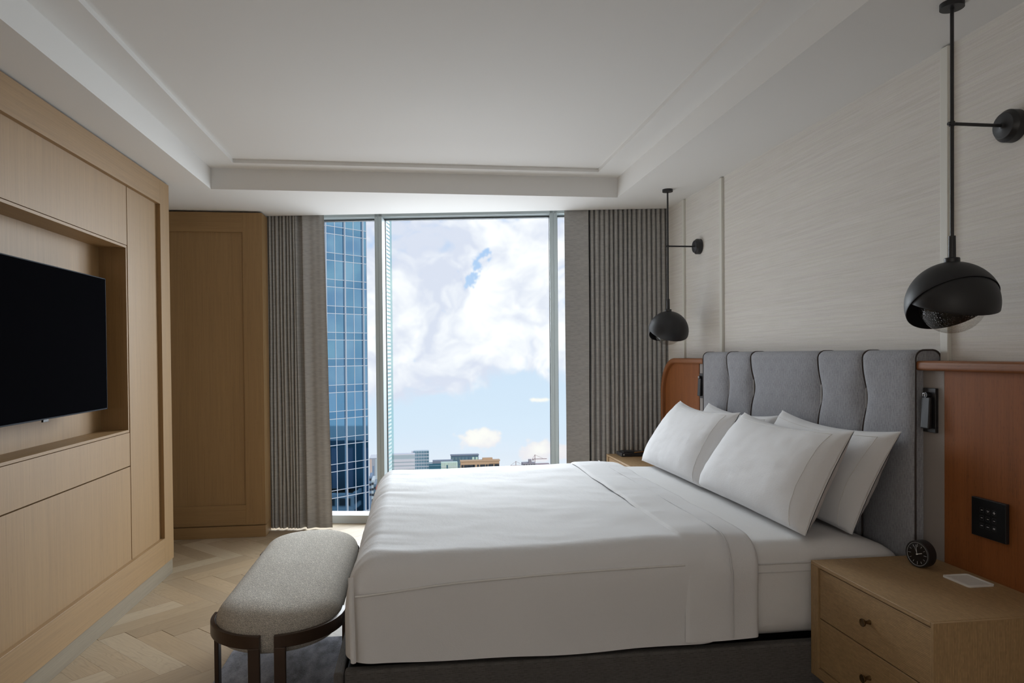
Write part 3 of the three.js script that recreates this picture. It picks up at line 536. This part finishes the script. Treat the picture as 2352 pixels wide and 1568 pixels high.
// ---------------------------------------------------------------- pillows
// A, B: the two seam corners at the bed, C, D: the corners above them (room coordinates); the open hemmed end is at B, D
function pillow(label, A, B, C, D, thick, seedN, rest) {
  const o = thing('pillow', label, 'pillow', (A[0] + B[0]) / 2, 0.70, (A[2] + B[2]) / 2);
  const V = (q) => new THREE.Vector3(q[0], q[1], -q[2]), a = V(A), b = V(B), c = V(C), d = V(D);
  const nrm = new THREE.Vector3().crossVectors(b.clone().sub(a), c.clone().sub(a)).normalize(); if (nrm.x > 0) nrm.negate();   // towards the foot of the bed
  const at = (u, v, side, lift = 0) => {
    const eu = 2 * u - 1, ev = 2 * v - 1;
    // edges draw in between the pointed corners
    const uu = u + (0.5 - u) * 0.035 * (1 - ev * ev) , vv = v + (0.5 - v) * 0.13 * (1 - eu * eu) * (v > 0.5 ? 1.25 : 0.35);
    const p = a.clone().lerp(b, uu).lerp(c.clone().lerp(d, uu), vv);
    const prof = Math.pow(Math.max(0, 1 - Math.pow(Math.abs(eu), 3.4)), 0.52) * Math.pow(Math.max(0, 1 - Math.pow(Math.abs(ev), 2.8)), 0.54);
    const belly = (1.0 + 0.22 * (0.5 - v)) * (side < 0 ? 0.72 : 1);
    let t = thick * prof * belly + 0.0045 * side * 0;
    t += (0.007 * (fbm(u * 5, v * 4, seedN, 3) - 0.5) * 2 + 0.006 * (noise(u * 9 + v * 3, v * 16 - u * 6, seedN + 3) - 0.5) * (1 - prof)) * Math.min(1, prof * 4);
    p.addScaledVector(nrm, side * (t + 0.0015 + lift));
    if (p.y < rest) p.y = rest + (p.y - rest) * 0.06;
    return [p.x, p.y, -p.z, u * 0.95, v * 0.5];
  };
  const f = grid(56, 40, (u, v) => at(u, v, 1)), k = grid(56, 40, (u, v) => at(u, v, -1)), flip = k.index.array; for (let i = 0; i < flip.length; i += 3) { const t = flip[i]; flip[i] = flip[i + 1]; flip[i + 1] = t; }
  k.computeVertexNormals();
  part(o, 'pillowcase', [f.toNonIndexed(), k.toNonIndexed()], Object.assign(M.white, { side: THREE.DoubleSide }));
  const run = (fn, n) => { const q = []; for (let i = 0; i <= n; i++) q.push(fn(i / n).slice(0, 3)); return q; };
  part(o, 'hem_stitching', tube(run((t) => at(0.925, mix(0.03, 0.93, t), 1, 0.0004), 24), 0.0015, 90, 6), M.thread, 'corded hem line');
  part(o, 'edge_cord', [tube(run((t) => at(0.04 + 0.885 * t, 0.93, 1, 0.0006), 30), 0.0013, 90, 6), tube(run((t) => at(0.999, mix(0.02, 0.98, t), 1, 0), 20), 0.0016, 60, 6)], M.thread);
}
pillow('white pillow leaning against the far back pillow, beside the far nightstand', [1.455, 0.712, 4.385], [1.465, 0.712, 3.44], [1.665, 1.116, 4.245], [1.672, 1.108, 3.43], 0.098, 301, 0.722);
pillow('white pillow in front of the near back pillow, overlapping the far pillows', [1.470, 0.715, 3.50], [1.458, 0.712, 2.465], [1.682, 1.110, 3.405], [1.688, 1.112, 2.505], 0.105, 311, 0.722);
pillow('white pillow propped on the headboard behind the front pillow beside the far nightstand', [1.690, 0.70, 4.27], [1.700, 0.70, 3.36], [1.822, 1.105, 4.17], [1.825, 1.098, 3.32], 0.082, 321, 0.70);
pillow('white pillow propped on the headboard nearest the alarm clock', [1.700, 0.70, 3.40], [1.695, 0.698, 2.53], [1.815, 1.130, 3.27], [1.818, 1.116, 2.412], 0.088, 331, 0.70);

// ---------------------------------------------------------------- nightstands and what stands on them
function nightstand(label, z0) {
  const z1 = z0 + 0.614, x0 = 1.437, x1 = 1.898, y0 = 0.235, y1 = 0.652, o = thing('nightstand', label, 'nightstand', 1.67, y0, (z0 + z1) / 2);
  const e = 0.045;
  part(o, 'top', extrudeFrame(x0, x1, y1 - 0.014, y1, z0 + 0.0125, z1), M.ribbed);
  part(o, 'side_panel', box(x0, x1, y0, y1 - 0.0002, z0, z0 + 0.012, 0.0012, 'y'), M.ribbed);
  part(o, 'side_panel', box(x0, x1, y0, y1 - 0.0145, z1 - e, z1, 0.0012, 'y'), M.ribbed);
  part(o, 'bottom_panel', box(x0, x1, y0, y0 + 0.036, z0 + 0.012, z1 - e, 0.0012, 'z'), M.ribbed);
  part(o, 'back_panel', box(x1 - 0.012, x1, y0 + 0.036, y1 - 0.024, z0 + 0.012, z1 - e, 0), M.oak);
  const mid = (y0 + 0.036 + y1 - 0.016) / 2;
  for (const [a, b, ky] of [[mid + 0.002, y1 - 0.019, 0.594], [y0 + 0.039, mid - 0.002, 0.412]]) {
    const d = part(o, 'drawer', box(x0 + 0.006, x1 - 0.02, a, b, z0 + 0.015, z1 - e - 0.003, 0.0012, 'z'), M.ribbed), kz = (z0 + z1) / 2 - 0.02, kx = x0 + 0.006;
    const k = new THREE.LatheGeometry([[0.0, 0.026], [0.006, 0.0245], [0.0125, 0.028], [0.0135, 0.026], [0.0115, 0.021], [0.0062, 0.016], [0.0052, 0.010], [0.0078, 0.003], [0.0085, 0]].map(([r, h]) => new THREE.Vector2(r, h)), 32).toNonIndexed();
    k.rotateZ(Math.PI / 2); k.translate(kx, (a + b) / 2 + 0.002, -kz); part(d, 'knob', k, M.brass, 'dark bronze dished knob');
  }
  return o;
}
function extrudeFrame(x0, x1, y0, y1, z0, z1) { return box(x0, x1, y0, y1, z0, z1, 0.0015, 'z'); }
nightstand('oak two-drawer nightstand below the keypad, with a clock on top', 1.778);
nightstand('oak two-drawer nightstand by the pleated curtain, with a black tray on top', 4.56);
{
  const o = thing('alarm_clock', 'small round black alarm clock on the near nightstand', 'clock', 1.776, 0.652, 2.258), R = 0.047, D = 0.034;
  o.rotation.y = -1.35; o.at = new THREE.Vector3();
  const cy = R, body = cyl(R, R, D, 0, cy, 0, 'z', 64), rim = new THREE.TorusGeometry(R - 0.003, 0.003, 10, 64).toNonIndexed(); rim.translate(0, cy, D / 2);
  part(o, 'case', [body, rim], M.black);
  const glass = new THREE.CircleGeometry(R - 0.005, 56); glass.translate(0, cy, D / 2 + 0.0006);
  part(o, 'dial', glass, mat([0.012, 0.012, 0.014], 0.1));
  const ring = new THREE.TorusGeometry(R - 0.0065, 0.0006, 6, 64).toNonIndexed(); ring.translate(0, cy, D / 2 + 0.001); part(o, 'dial_ring', ring, M.mark);
  for (let i = 0; i < 12; i++) { const t = new THREE.BoxGeometry(0.0010, i % 3 ? 0.0075 : 0.011, 0.0006); t.translate(0, R - 0.016, 0); t.rotateZ(i * Math.PI / 6); t.translate(0, cy, D / 2 + 0.0011); part(o, 'hour_mark', t, M.mark); }
  const hand = (len, w, a, z) => { const t = new THREE.BoxGeometry(w, len, 0.0006); t.translate(0, len / 2, 0); t.rotateZ(-a); t.translate(0, cy, D / 2 + z); return t; };
  part(o, 'hour_hand', hand(0.020, 0.0022, 1.22, 0.0022), M.plastic); part(o, 'minute_hand', hand(0.033, 0.0014, -0.12, 0.0028), M.mark); part(o, 'alarm_hand', hand(0.028, 0.0008, -0.42, 0.0018), M.mark);
  part(o, 'hub', cyl(0.0025, 0.0025, 0.004, 0, cy, -(D / 2 + 0.003), 'z', 20), M.plastic);
}
{
  const o = thing('charging_pad', 'flat white charging pad on the near nightstand beside the walnut panel', 'charging pad', 1.814, 0.652, 2.09);
  const sh = roundRect(1.766, 1.862, 2.030, 2.148, 0.010); sh.holes.push(roundRect(1.774, 1.854, 2.038, 2.140, 0.006, THREE.Path));
  part(o, 'rim', extrudeY(sh, 0.652, 0.6585, 0.001), M.plastic);
  part(o, 'pad', extrudeY(roundRect(1.7742, 1.8538, 2.0382, 2.1398, 0.006), 0.652, 0.656, 0), M.plasticIn, 'recessed pale centre');
}
{
  const o = thing('tray', 'black desk tray with notepad and gold pen on the far nightstand', 'tray', 1.60, 0.652, 5.06);
  part(o, 'tray_base', box(1.505, 1.70, 0.652, 0.679, 5.0, 5.14, 0.004), M.black);
  part(o, 'notepad', box(1.53, 1.62, 0.679, 0.686, 5.03, 5.12, 0.001), M.blackMatte);
  part(o, 'pen', tube([[1.60, 0.683, 4.995], [1.69, 0.683, 5.03]], 0.004, 12, 8), M.gold, 'gold pen');
  part(o, 'emblem', box(1.518, 1.527, 0.664, 0.671, 4.9985, 5.0, 0), M.mark);
}

// ---------------------------------------------------------------- bench and rug
{
  const cx = -0.550, z0 = 2.615, z1 = 3.945, hw = 0.236, b = thing('bench', 'rounded grey boucle bench with a bronze frame', 'bench', cx, 0, 3.28);
  // stadium outline: angle parameter to a point, r = offset from the outline
  const ring = (t, r) => { const s = z1 - z0 - 2 * hw, per = 2 * Math.PI * hw + 2 * s; let d = t * per; const R = hw + r;
    if (d < s) return [cx + R, z0 + hw + d]; d -= s;
    if (d < Math.PI * hw) { const a = d / hw; return [cx + R * Math.cos(a), z1 - hw + R * Math.sin(a)]; } d -= Math.PI * hw;
    if (d < s) return [cx - R, z1 - hw - d]; d -= s;
    const a = Math.PI + d / hw; return [cx + R * Math.cos(a), z0 + hw + R * Math.sin(a)]; };
  const prof = [[-0.236, 0.318], [-0.12, 0.316], [-0.05, 0.318], [-0.022, 0.327], [-0.008, 0.345], [-0.002, 0.375], [0.0, 0.398], [-0.003, 0.420], [-0.012, 0.440], [-0.028, 0.457], [-0.055, 0.470], [-0.095, 0.478], [-0.15, 0.482], [-0.236, 0.483]];
  const curve = new THREE.CatmullRomCurve3(prof.map(([r, y]) => new THREE.Vector3(r, y, 0)));
  const per = 2 * Math.PI * hw + 2 * (z1 - z0 - 2 * hw), skin = (va, vb, n, flat) => grid(160, n, (u, t) => { const v = mix(va, vb, t), q = curve.getPoint(v), p = ring(u % 1, q.x), up = smooth(0.44, 0.48, q.y); return [p[0], q.y + 0.006 * up * (fbm(p[0] * 5, p[1] * 4, 401, 3) - 0.5) * 2, p[1], flat ? p[0] : u * per, flat ? p[1] : v * 0.62]; });
  const g = [skin(0, 0.78, 40, false), skin(0.78, 1, 14, true)]; { const A = g[0].attributes.normal, B = g[1].attributes.normal, row = 161; for (let i = 0; i < row; i++) { const a = 40 * row + i, n = new THREE.Vector3(A.getX(a) + B.getX(i), A.getY(a) + B.getY(i), A.getZ(a) + B.getZ(i)).normalize(); A.setXYZ(a, n.x, n.y, n.z); B.setXYZ(i, n.x, n.y, n.z); } }
  part(b, 'cushion', g, Object.assign(M.boucle, { side: THREE.DoubleSide }));
  // four quarter bands, each with a leg at both ends
  const quarter = (sx, sz) => {
    const zc = sz < 0 ? z0 + hw : z1 - hw, P = (a, r) => [cx + sx * (hw + r) * Math.sin(a), zc + sz * (hw + r) * Math.cos(a)], a0 = 0.10, a1 = Math.PI / 2;
    const ext = 0.03, n = 28, ra = 0.004, rb = 0.021, ya = 0.358, yb = 0.405;
    const pts = []; for (let i = 0; i <= n; i++) pts.push(mix(a0, a1, i / n));
    const sh = new THREE.Shape(); pts.forEach((a, i) => { const [x, z] = P(a, rb); i ? sh.lineTo(x, z) : sh.moveTo(x, z); }); sh.lineTo(P(a1, rb)[0], P(a1, rb)[1] - sz * ext); sh.lineTo(P(a1, ra)[0], P(a1, ra)[1] - sz * ext); pts.slice().reverse().forEach((a) => sh.lineTo(...P(a, ra)));
    part(b, 'band', extrudeY(sh, ya, yb, 0.002, 'z'), M.bronze);
    const e = P(a0, (ra + rb) / 2), x = e[0] + sx * 0.021;
    part(b, 'leg', box(x - 0.021, x + 0.021, 0.0105, ya + 0.004, e[1] - 0.0085, e[1] + 0.0085, 0.003), M.bronze);
    const s = P(a1, (ra + rb) / 2); part(b, 'leg', box(s[0] - 0.0085, s[0] + 0.0085, 0.0105, ya + 0.004, s[1] - sz * 0.03 - 0.021, s[1] - sz * 0.03 + 0.021, 0.003), M.bronze);
  };
  for (const sx of [-1, 1]) for (const sz of [-1, 1]) quarter(sx, sz);
}
{
  const r = thing('rug', 'mottled blue grey rug under the bench and bed', 'rug', 0.5, 0, 2.9);
  part(r, 'rug_pile', extrudeY(roundRect(-0.89, 1.35, 2.0, 3.56, 0.12), 0.0005, 0.010, 0.003, 'x'), M.rug);
}

// ---------------------------------------------------------------- pendant lamps
function pendant(label, X, Z, turn, tips) {       // tips: degrees each half dome leans towards the room's near end
  const o = thing('pendant_lamp', label, 'pendant lamp', X, CEIL, Z, undefined); o.at = new THREE.Vector3(0, CEIL, 0);
  part(o, 'canopy', cyl(0.036, 0.036, 0.017, 0, CEIL - 0.0085, 0), M.black);
  part(o, 'rod', cyl(0.0058, 0.0058, CEIL - 1.79, 0, (CEIL + 1.79) / 2, 0, 'y', 20), M.black);
  part(o, 'sleeve', cyl(0.0105, 0.0115, 0.076, 0, 1.760, 0, 'y', 28), M.black);
  part(o, 'collar', lathe([[0, 1.726], [0.0215, 1.726], [0.023, 1.724], [0.023, 1.712], [0.02, 1.706], [0, 1.706]], 0, 0, 0, 36), M.black);
  const a = part(o, 'wall_arm', [cyl(0.0056, 0.0056, WALLX - X + 0.008, (WALLX - X) / 2 - 0.010, 2.166, 0, 'x', 16), cyl(0.0088, 0.0088, 0.014, 0, 2.166, 0, 'y', 20)], M.black);
  const pl = new THREE.LatheGeometry([[0, 0.052], [0.010, 0.050], [0.012, 0.044], [0.041, 0.044], [0.043, 0.042], [0.045, 0.036], [0.052, 0.030], [0.0535, 0.027], [0.0535, 0]].map(([r, h]) => new THREE.Vector2(r, h)), 48).toNonIndexed(); pl.rotateZ(Math.PI / 2); pl.translate(WALLX - X - 0.001, 2.166, 0); part(a, 'wall_plate', pl, M.black, 'round black wall plate');
  // two nested half shells tipped to opposite sides over a seeded glass globe
  const cy = 1.575, shell = (r, tip, th) => { const q = [], N = 26; for (let i = 0; i <= N; i++) { const t = Math.PI / 2 * i / N; q.push([r * Math.sin(t), r * Math.cos(t)]); } for (let i = N; i >= 0; i--) { const t = Math.PI / 2 * i / N; q.push([(r - th) * Math.sin(t), (r - th) * Math.cos(t)]); } const g = new THREE.LatheGeometry(q.map(([x, y]) => new THREE.Vector2(Math.max(x, 0), y)), 72).toNonIndexed(); g.rotateX(tip * Math.PI / 180); g.rotateY(turn); g.translate(0, cy, 0); return g; };
  part(o, 'outer_shade', shell(0.1385, tips[0], 0.002), M.blackMatte, 'black metal half dome');
  part(o, 'inner_shade', shell(0.1345, tips[1], 0.002), M.blackMatte, 'black metal half dome tipped the other way');
  const gl = new THREE.SphereGeometry(0.098, 56, 40); gl.translate(0, cy, 0); part(o, 'globe', gl, M.globe, 'clear seeded glass globe');
  part(o, 'lamp_holder', cyl(0.018, 0.022, 0.06, 0, cy + 0.085, 0, 'y', 24), M.blackMatte);
  return o;
}
pendant('black pendant lamp with a glass globe above the near nightstand', 1.755, 2.088, -0.12, [-35, 20]);
pendant('black pendant lamp with a glass globe in front of the pleated curtain', 1.748, 4.672, 0.1, [33, -30]);


// floor lamp added out of view as warm fill for the near bed side
{
  const o = thing('added_fill_lamp', 'added unseen fill lamp with an opal glass globe behind the viewpoint', 'floor lamp', -0.9, 0, -1.5);
  part(o, 'base', cyl(0.14, 0.15, 0.02, -0.9, 0.01, -1.5), M.black);
  part(o, 'pole', cyl(0.012, 0.012, 1.2, -0.9, 0.62, -1.5, 'y', 20), M.black);
  const gl = new THREE.SphereGeometry(0.17, 40, 28); gl.translate(-0.9, 1.38, 1.5); part(o, 'globe_bulb', gl, mat([0.9, 0.85, 0.78], 0.5, { emissive: lin(1, 0.84, 0.68), emissiveIntensity: 2 }), 'lit opal globe');
  const l = new THREE.PointLight(0xffffff, 1.6); l.color.setRGB(1, 0.94, 0.89); l.position.set(0, 1.38, 0); l.castShadow = true; l.shadow.radius = 8; l.name = 'added_fill_light'; o.add(l);
}
// ---------------------------------------------------------------- the city outside, far below and around this floor
{
  // glass office tower across the street: one long face running away to the right, its far corner at `end`
  const end = new THREE.Vector2(-7.92, 115), dir = new THREE.Vector2(Math.sin(50 * Math.PI / 180), Math.cos(50 * Math.PI / 180)), tw = thing('glass_tower', 'tall blue mirrored glass office tower behind the left curtain', 'tower', end.x, -140, end.y);
  tw.rotation.y = 0; tw.position.set(0, 0, 0); tw.at = new THREE.Vector3();
  const frame = new THREE.Group(); // local axes of the face: x along it (0 at the far corner, negative towards us), z out of it
  const yaw = Math.atan2(dir.y, dir.x);                  // turn of the face in the ground plan
  tw.position.set(end.x, 0, -end.y); tw.rotation.y = yaw;   // local +x -> (cos yaw, 0, -sin yaw) = (dir.x, -dir.y in z)
  const mod = 1.735, part0 = 0.80, H = 4.12, y0 = -62, floors = 29, cols = 6;
  const glass = (c, r = 0.03) => mat(c, r, { metalness: 1 });
  const vis = [glass([0.19, 0.36, 0.51]), glass([0.165, 0.335, 0.48]), glass([0.21, 0.38, 0.53])], sp = [glass([0.15, 0.30, 0.45]), glass([0.135, 0.285, 0.43])], bar = mat([0.62, 0.66, 0.74], 0.45), inner = mat([0.35, 0.36, 0.38], 0.8);
  const edge = [0]; for (let i = 0; i < cols; i++) edge.push(edge[i] - (i ? mod : part0));
  const bx = (a, b, y, z, d0, d1) => { const g = new THREE.BoxGeometry(Math.abs(b - a), z - y, d1 - d0); g.translate((a + b) / 2, (y + z) / 2, (d0 + d1) / 2); return g; };
  part(tw, 'core', bx(edge[cols] - 4, -0.05, y0 - 80, y0 + floors * H + 10, -24, -0.12), inner);
  for (let f = 0; f < floors; f++) for (let c = 0; c < cols; c++) {
    const a = edge[c + 1], b = edge[c], y = y0 + f * H, t = 0.0035 * (hash(c, f, 7) - 0.5), v = bx(a + 0.03, b - 0.03, y + 1.2, y + H - 0.04, -0.06, 0), s = bx(a + 0.03, b - 0.03, y + 0.04, y + 1.16, -0.06, 0);
    v.rotateY(t); s.rotateY(t); 
    part(tw, 'pane', v, vis[(c + f) % 3]); part(tw, 'spandrel_pane', s, sp[(c + f) % 2]);
  }
  for (let c = 0; c <= cols; c++) { const x = edge[c], wide = c % 2 === 1; part(tw, 'mullion', bx(x - 0.045, x + 0.045, y0 - 60, y0 + floors * H, -0.02, wide ? 0.34 : 0.05), bar); }
  for (let f = 0; f <= floors; f++) { part(tw, 'transom', bx(edge[cols], 0.05, y0 + f * H - 0.04, y0 + f * H + 0.05, -0.02, 0.07), bar); if (f < floors) part(tw, 'transom', bx(edge[cols], 0.05, y0 + f * H + 1.14, y0 + f * H + 1.22, -0.02, 0.07), bar); }
}
// distant buildings: az0..az1 in degrees right of straight ahead, top and bottom as elevation in degrees, at a distance
const rad = Math.PI / 180;
function tower(name, label, az0, az1, top, D, depth, color, turn = 0) {
  const x0 = Math.tan(az0 * rad) * D, x1 = Math.tan(az1 * rad) * D, yT = EYE + Math.tan(top * rad) * D, o = thing(name, label, 'building', (x0 + x1) / 2, -150, D + depth / 2, 'city buildings beyond the window');
  const m = part(o, 'wall', box(x0, x1, -150, yT, D, D + depth, 0), color);
  o.box = { x0, x1, yT, D, depth, w: x1 - x0 }; return o;
}
const E_ = {
  pale: mat([0.50, 0.60, 0.66], 0.3, { metalness: 0.3 }), paleBand: mat([0.62, 0.63, 0.70], 0.6), slate: mat([0.10, 0.17, 0.24], 0.35), glass: mat([0.30, 0.48, 0.58], 0.15, { metalness: 0.7 }), teal: mat([0.05, 0.16, 0.23], 0.25, { metalness: 0.3 }),
  mint: mat([0.52, 0.68, 0.60], 0.4), roof: mat([0.20, 0.23, 0.30], 0.8), beige: mat([0.52, 0.36, 0.24], 0.9), beigeDark: mat([0.34, 0.24, 0.17], 0.9), win: mat([0.035, 0.045, 0.06], 0.3), concrete: mat([0.30, 0.28, 0.32], 0.9), crane: mat([0.32, 0.24, 0.26], 0.7), skyglass: mat([0.62, 0.66, 0.72], 0.12, { metalness: 0.8 }), rose: mat([0.62, 0.48, 0.42], 0.7), steel: mat([0.16, 0.24, 0.36], 0.6),
};
const bands = (o, name, n, y1, step, h, m, x0 = o.box.x0, x1 = o.box.x1) => { for (let i = 0; i < n; i++) part(o, name, box(x0 + 0.1, x1 - 0.1, y1 - i * step - h, y1 - i * step, o.box.D - 0.25, o.box.D + 0.1, 0), m); };
const deg = (px) => Math.atan((px - 1160.4) / 1594.8) / rad + 7.279, elv = (py) => -Math.atan((py - 806) / 1610) / rad;      // directions read off the photograph
{
  const a = tower('office_building', 'slim reflective skyscraper between the tower and the mullion', deg(846), deg(863), elv(1040), 620, 22, E_.skyglass);
  for (let i = 0; i < 3; i++) part(a, 'glass_strip', box(a.box.x0 + 0.6 + i * 2.2, a.box.x0 + 1.9 + i * 2.2, -150, a.box.yT - 1 - i * 6 * (i % 2), a.box.D - 0.3, a.box.D, 0), [E_.rose, E_.steel, E_.pale][i]);
  for (let i = 0; i < 4; i++) { const b = tower('low_building', ['grey low block below the slim skyscraper', 'blue grey narrow block below the slim skyscraper', 'dark slate block below the slim skyscraper', 'small red brick block beside the duvet edge'][i], deg(845 + i * 5), deg(851 + i * 5), elv(1082 + i * 9), 420 - i * 40, 14, [E_.steel, E_.pale, E_.slate, mat([0.4, 0.12, 0.1], 0.9)][i]); bands(b, 'window_band', 4, b.box.yT - 1.2, 3, 1.2, E_.win); }
  const b = tower('office_building', 'low office block with long pale floor bands', deg(898), deg(951), elv(1035), 400, 5, E_.pale);
  bands(b, 'floor_band', 3, b.box.yT - 2.4, 2.05, 1.5, E_.paleBand); bands(b, 'window_band', 5, b.box.yT - 8.3, 1.75, 1.1, E_.slate); part(b, 'parapet', box(b.box.x0, b.box.x1, b.box.yT, b.box.yT + 0.5, b.box.D, b.box.D + 5, 0), E_.paleBand);
  const c = tower('office_building', 'taller pale glass office block', deg(948), deg(983), elv(1027), 419, 5, E_.glass);
  bands(c, 'spandrel_band', 8, c.box.yT - 1.4, 1.9, 0.35, E_.paleBand); for (let i = 1; i < 6; i++) part(c, 'mullion', box(mix(c.box.x0, c.box.x1, i / 6) - 0.06, mix(c.box.x0, c.box.x1, i / 6) + 0.06, c.box.yT - 22, c.box.yT, c.box.D - 0.4, c.box.D, 0), E_.paleBand); part(c, 'stair_wing', box(c.box.x0 - 1.4, c.box.x0, -150, c.box.yT - 0.3, c.box.D + 1, c.box.D + 4.5, 0), E_.paleBand);
  const d = tower('glass_block', 'dark teal glass block with a slate roof', deg(983), deg(1012), elv(1057), 360, 6, E_.teal);
  bands(d, 'window_band', 4, d.box.yT - 0.8, 1.7, 0.35, E_.glass); part(d, 'roof_box', box(d.box.x0 + 2, d.box.x1 + 6, d.box.yT, d.box.yT + 1.3, d.box.D + 1, d.box.D + 5, 0), E_.roof);
  const e = tower('glass_block', 'mint green glass block', deg(1011), deg(1049), elv(1055), 345, 3.5, E_.mint);
  for (let i = 1; i < 9; i++) if (i !== 3) part(e, 'mullion', box(mix(e.box.x0, e.box.x1, i / 9) - 0.05, mix(e.box.x0, e.box.x1, i / 9) + 0.05, e.box.yT - 12, e.box.yT, e.box.D - 0.2, e.box.D, 0), E_.paleBand); part(e, 'recess', box(mix(e.box.x0, e.box.x1, 0.33), mix(e.box.x0, e.box.x1, 0.40), -150, e.box.yT - 1.2, e.box.D - 0.3, e.box.D, 0), E_.teal); bands(e, 'floor_band', 3, e.box.yT - 2, 2.6, 0.2, E_.paleBand);
  const f = tower('apartment_building', 'blue glass apartment block with balconies', deg(1034), deg(1097), elv(1040), 430, 4, E_.slate);
  for (let r = 0; r < 6; r++) for (let q = 0; q < 8; q++) part(f, 'window', box(mix(f.box.x0, f.box.x1, (q + 0.15) / 8), mix(f.box.x0, f.box.x1, (q + 0.8) / 8), f.box.yT - 2.6 - r * 2.4, f.box.yT - 1.0 - r * 2.4, f.box.D - 0.2, f.box.D, 0), q === 5 ? E_.slate : q > 4 ? E_.mint : E_.glass); part(f, 'roof_slab', box(f.box.x0 - 0.3, f.box.x1 + 0.3, f.box.yT, f.box.yT + 0.5, f.box.D - 0.4, f.box.D + 4, 0), E_.roof);
  const g = tower('apartment_building', 'beige apartment block with dark windows', deg(1056), deg(1145), elv(1054.5), 300, 3, E_.beige);
  const cols = [1060, 1067, 1073, 1077, 1083, 1087, 1096, 1104, 1110, 1116, 1123, 1129, 1136, 1141].map(deg);
  for (let r = 0; r < 4; r++) cols.forEach((z, i) => { const x = Math.tan(z * rad) * 300, w = i % 3 === 1 ? 0.62 : 0.42; part(g, 'window', box(x - w, x + w, g.box.yT - 2.6 - r * 1.95, g.box.yT - 1.35 - r * 1.95, 299.8, 300.1, 0), E_.win); }); bands(g, 'balcony_slab', 4, g.box.yT - 1.0, 1.95, 0.16, E_.beigeDark, Math.tan(deg(1122) * rad) * 300, g.box.x1);
  part(g, 'parapet', box(g.box.x0 - 0.2, g.box.x1 + 0.3, g.box.yT, g.box.yT + 0.45, 299.7, 303, 0), E_.beige); part(g, 'penthouse', box(Math.tan(deg(1107) * rad) * 300, Math.tan(deg(1130) * rad) * 300, g.box.yT, g.box.yT + 1.25, 301, 302.8, 0), E_.beige);
  const h = tower('construction_building', 'unfinished concrete tower beside the yellow cranes', deg(1199), deg(1228), elv(1062), 700, 10, E_.concrete);
  for (let r = 0; r < 3; r++) for (let q = 0; q < 5; q++) part(h, 'opening', box(mix(h.box.x0, h.box.x1, (q + 0.2) / 5), mix(h.box.x0, h.box.x1, (q + 0.8) / 5), h.box.yT - 3.4 - r * 3.6, h.box.yT - 1 - r * 3.6, 699.6, 700, 0), E_.win);
  part(h, 'lift_core', box(mix(h.box.x0, h.box.x1, 0.5), mix(h.box.x0, h.box.x1, 0.72), h.box.yT, h.box.yT + 3.4, 702, 706, 0), E_.concrete);
  h.userData.label = 'unfinished concrete tower beside the cranes';
  const k = tower('low_building', 'low rust coloured block behind the duvet edge', deg(1230), deg(1262), elv(1066), 720, 10, E_.crane); bands(k, 'window_band', 2, k.box.yT - 1, 2.4, 1, E_.win);
  const crane = (label, px, py, D, arm, back) => { const x = Math.tan(deg(px) * rad) * D, y = EYE + Math.tan(elv(py) * rad) * D, o = thing('tower_crane', label, 'crane', x, -150, D); part(o, 'mast', box(x - 0.3, x + 0.3, -150, y + 5, D - 0.3, D + 0.3, 0), E_.crane); part(o, 'jib', box(x - back, x + arm, y, y + 0.6, D - 0.3, D + 0.3, 0), E_.crane); part(o, 'counterweight', box(x - back, x - back + 1.6, y - 1.4, y, D - 0.4, D + 0.4, 0), E_.concrete); part(o, 'tie_bar', [tube([[x, y + 4.8, D], [x + arm * 0.7, y + 0.5, D]], 0.14, 2, 5), tube([[x, y + 4.8, D], [x - back, y + 0.5, D]], 0.14, 2, 5)], E_.crane); };
  crane('small tower crane left of the unfinished tower', 1183, 1067, 760, 12, 6); crane('tall tower crane above the unfinished tower', 1227, 1053, 740, 13, 3);
}
// blocks across the street to the right: hidden by the wall, mirrored in the lower panes of the tower
{
  const b = thing('office_building', 'dark office block mirrored in the lower panes of the tower', 'building', 80, -150, 95); b.rotation.y = 0;
  part(b, 'wall', box(62, 100, -150, -21, 70, 130, 0), E_.teal); for (let i = 0; i < 14; i++) part(b, 'window_strip', box(61.8, 62, -150, -23, 71 + i * 4.2, 72.6 + i * 4.2, 0), E_.steel);
  const w = thing('apartment_building', 'white balcony block mirrored in the lower panes of the tower', 'building', 54, -150, 92); part(w, 'wall', box(52, 58, -150, -33, 84, 96, 0), E_.win);
  for (let i = 0; i < 14; i++) part(w, 'balcony', box(50.6, 58.2, -34 - i * 3.2, -33 - i * 3.2, 83.5, 96.5, 0), mat([0.6, 0.62, 0.64], 0.8)); for (let i = 0; i < 4; i++) part(w, 'pier', box(51.4, 52, -150, -33, 84 + i * 3.9, 84.8 + i * 3.9, 0), mat([0.6, 0.62, 0.64], 0.8));
}

scene.traverse((o) => { if (o.isMesh) { o.castShadow = o.receiveShadow = true; } });
renderer.render(scene, camera);
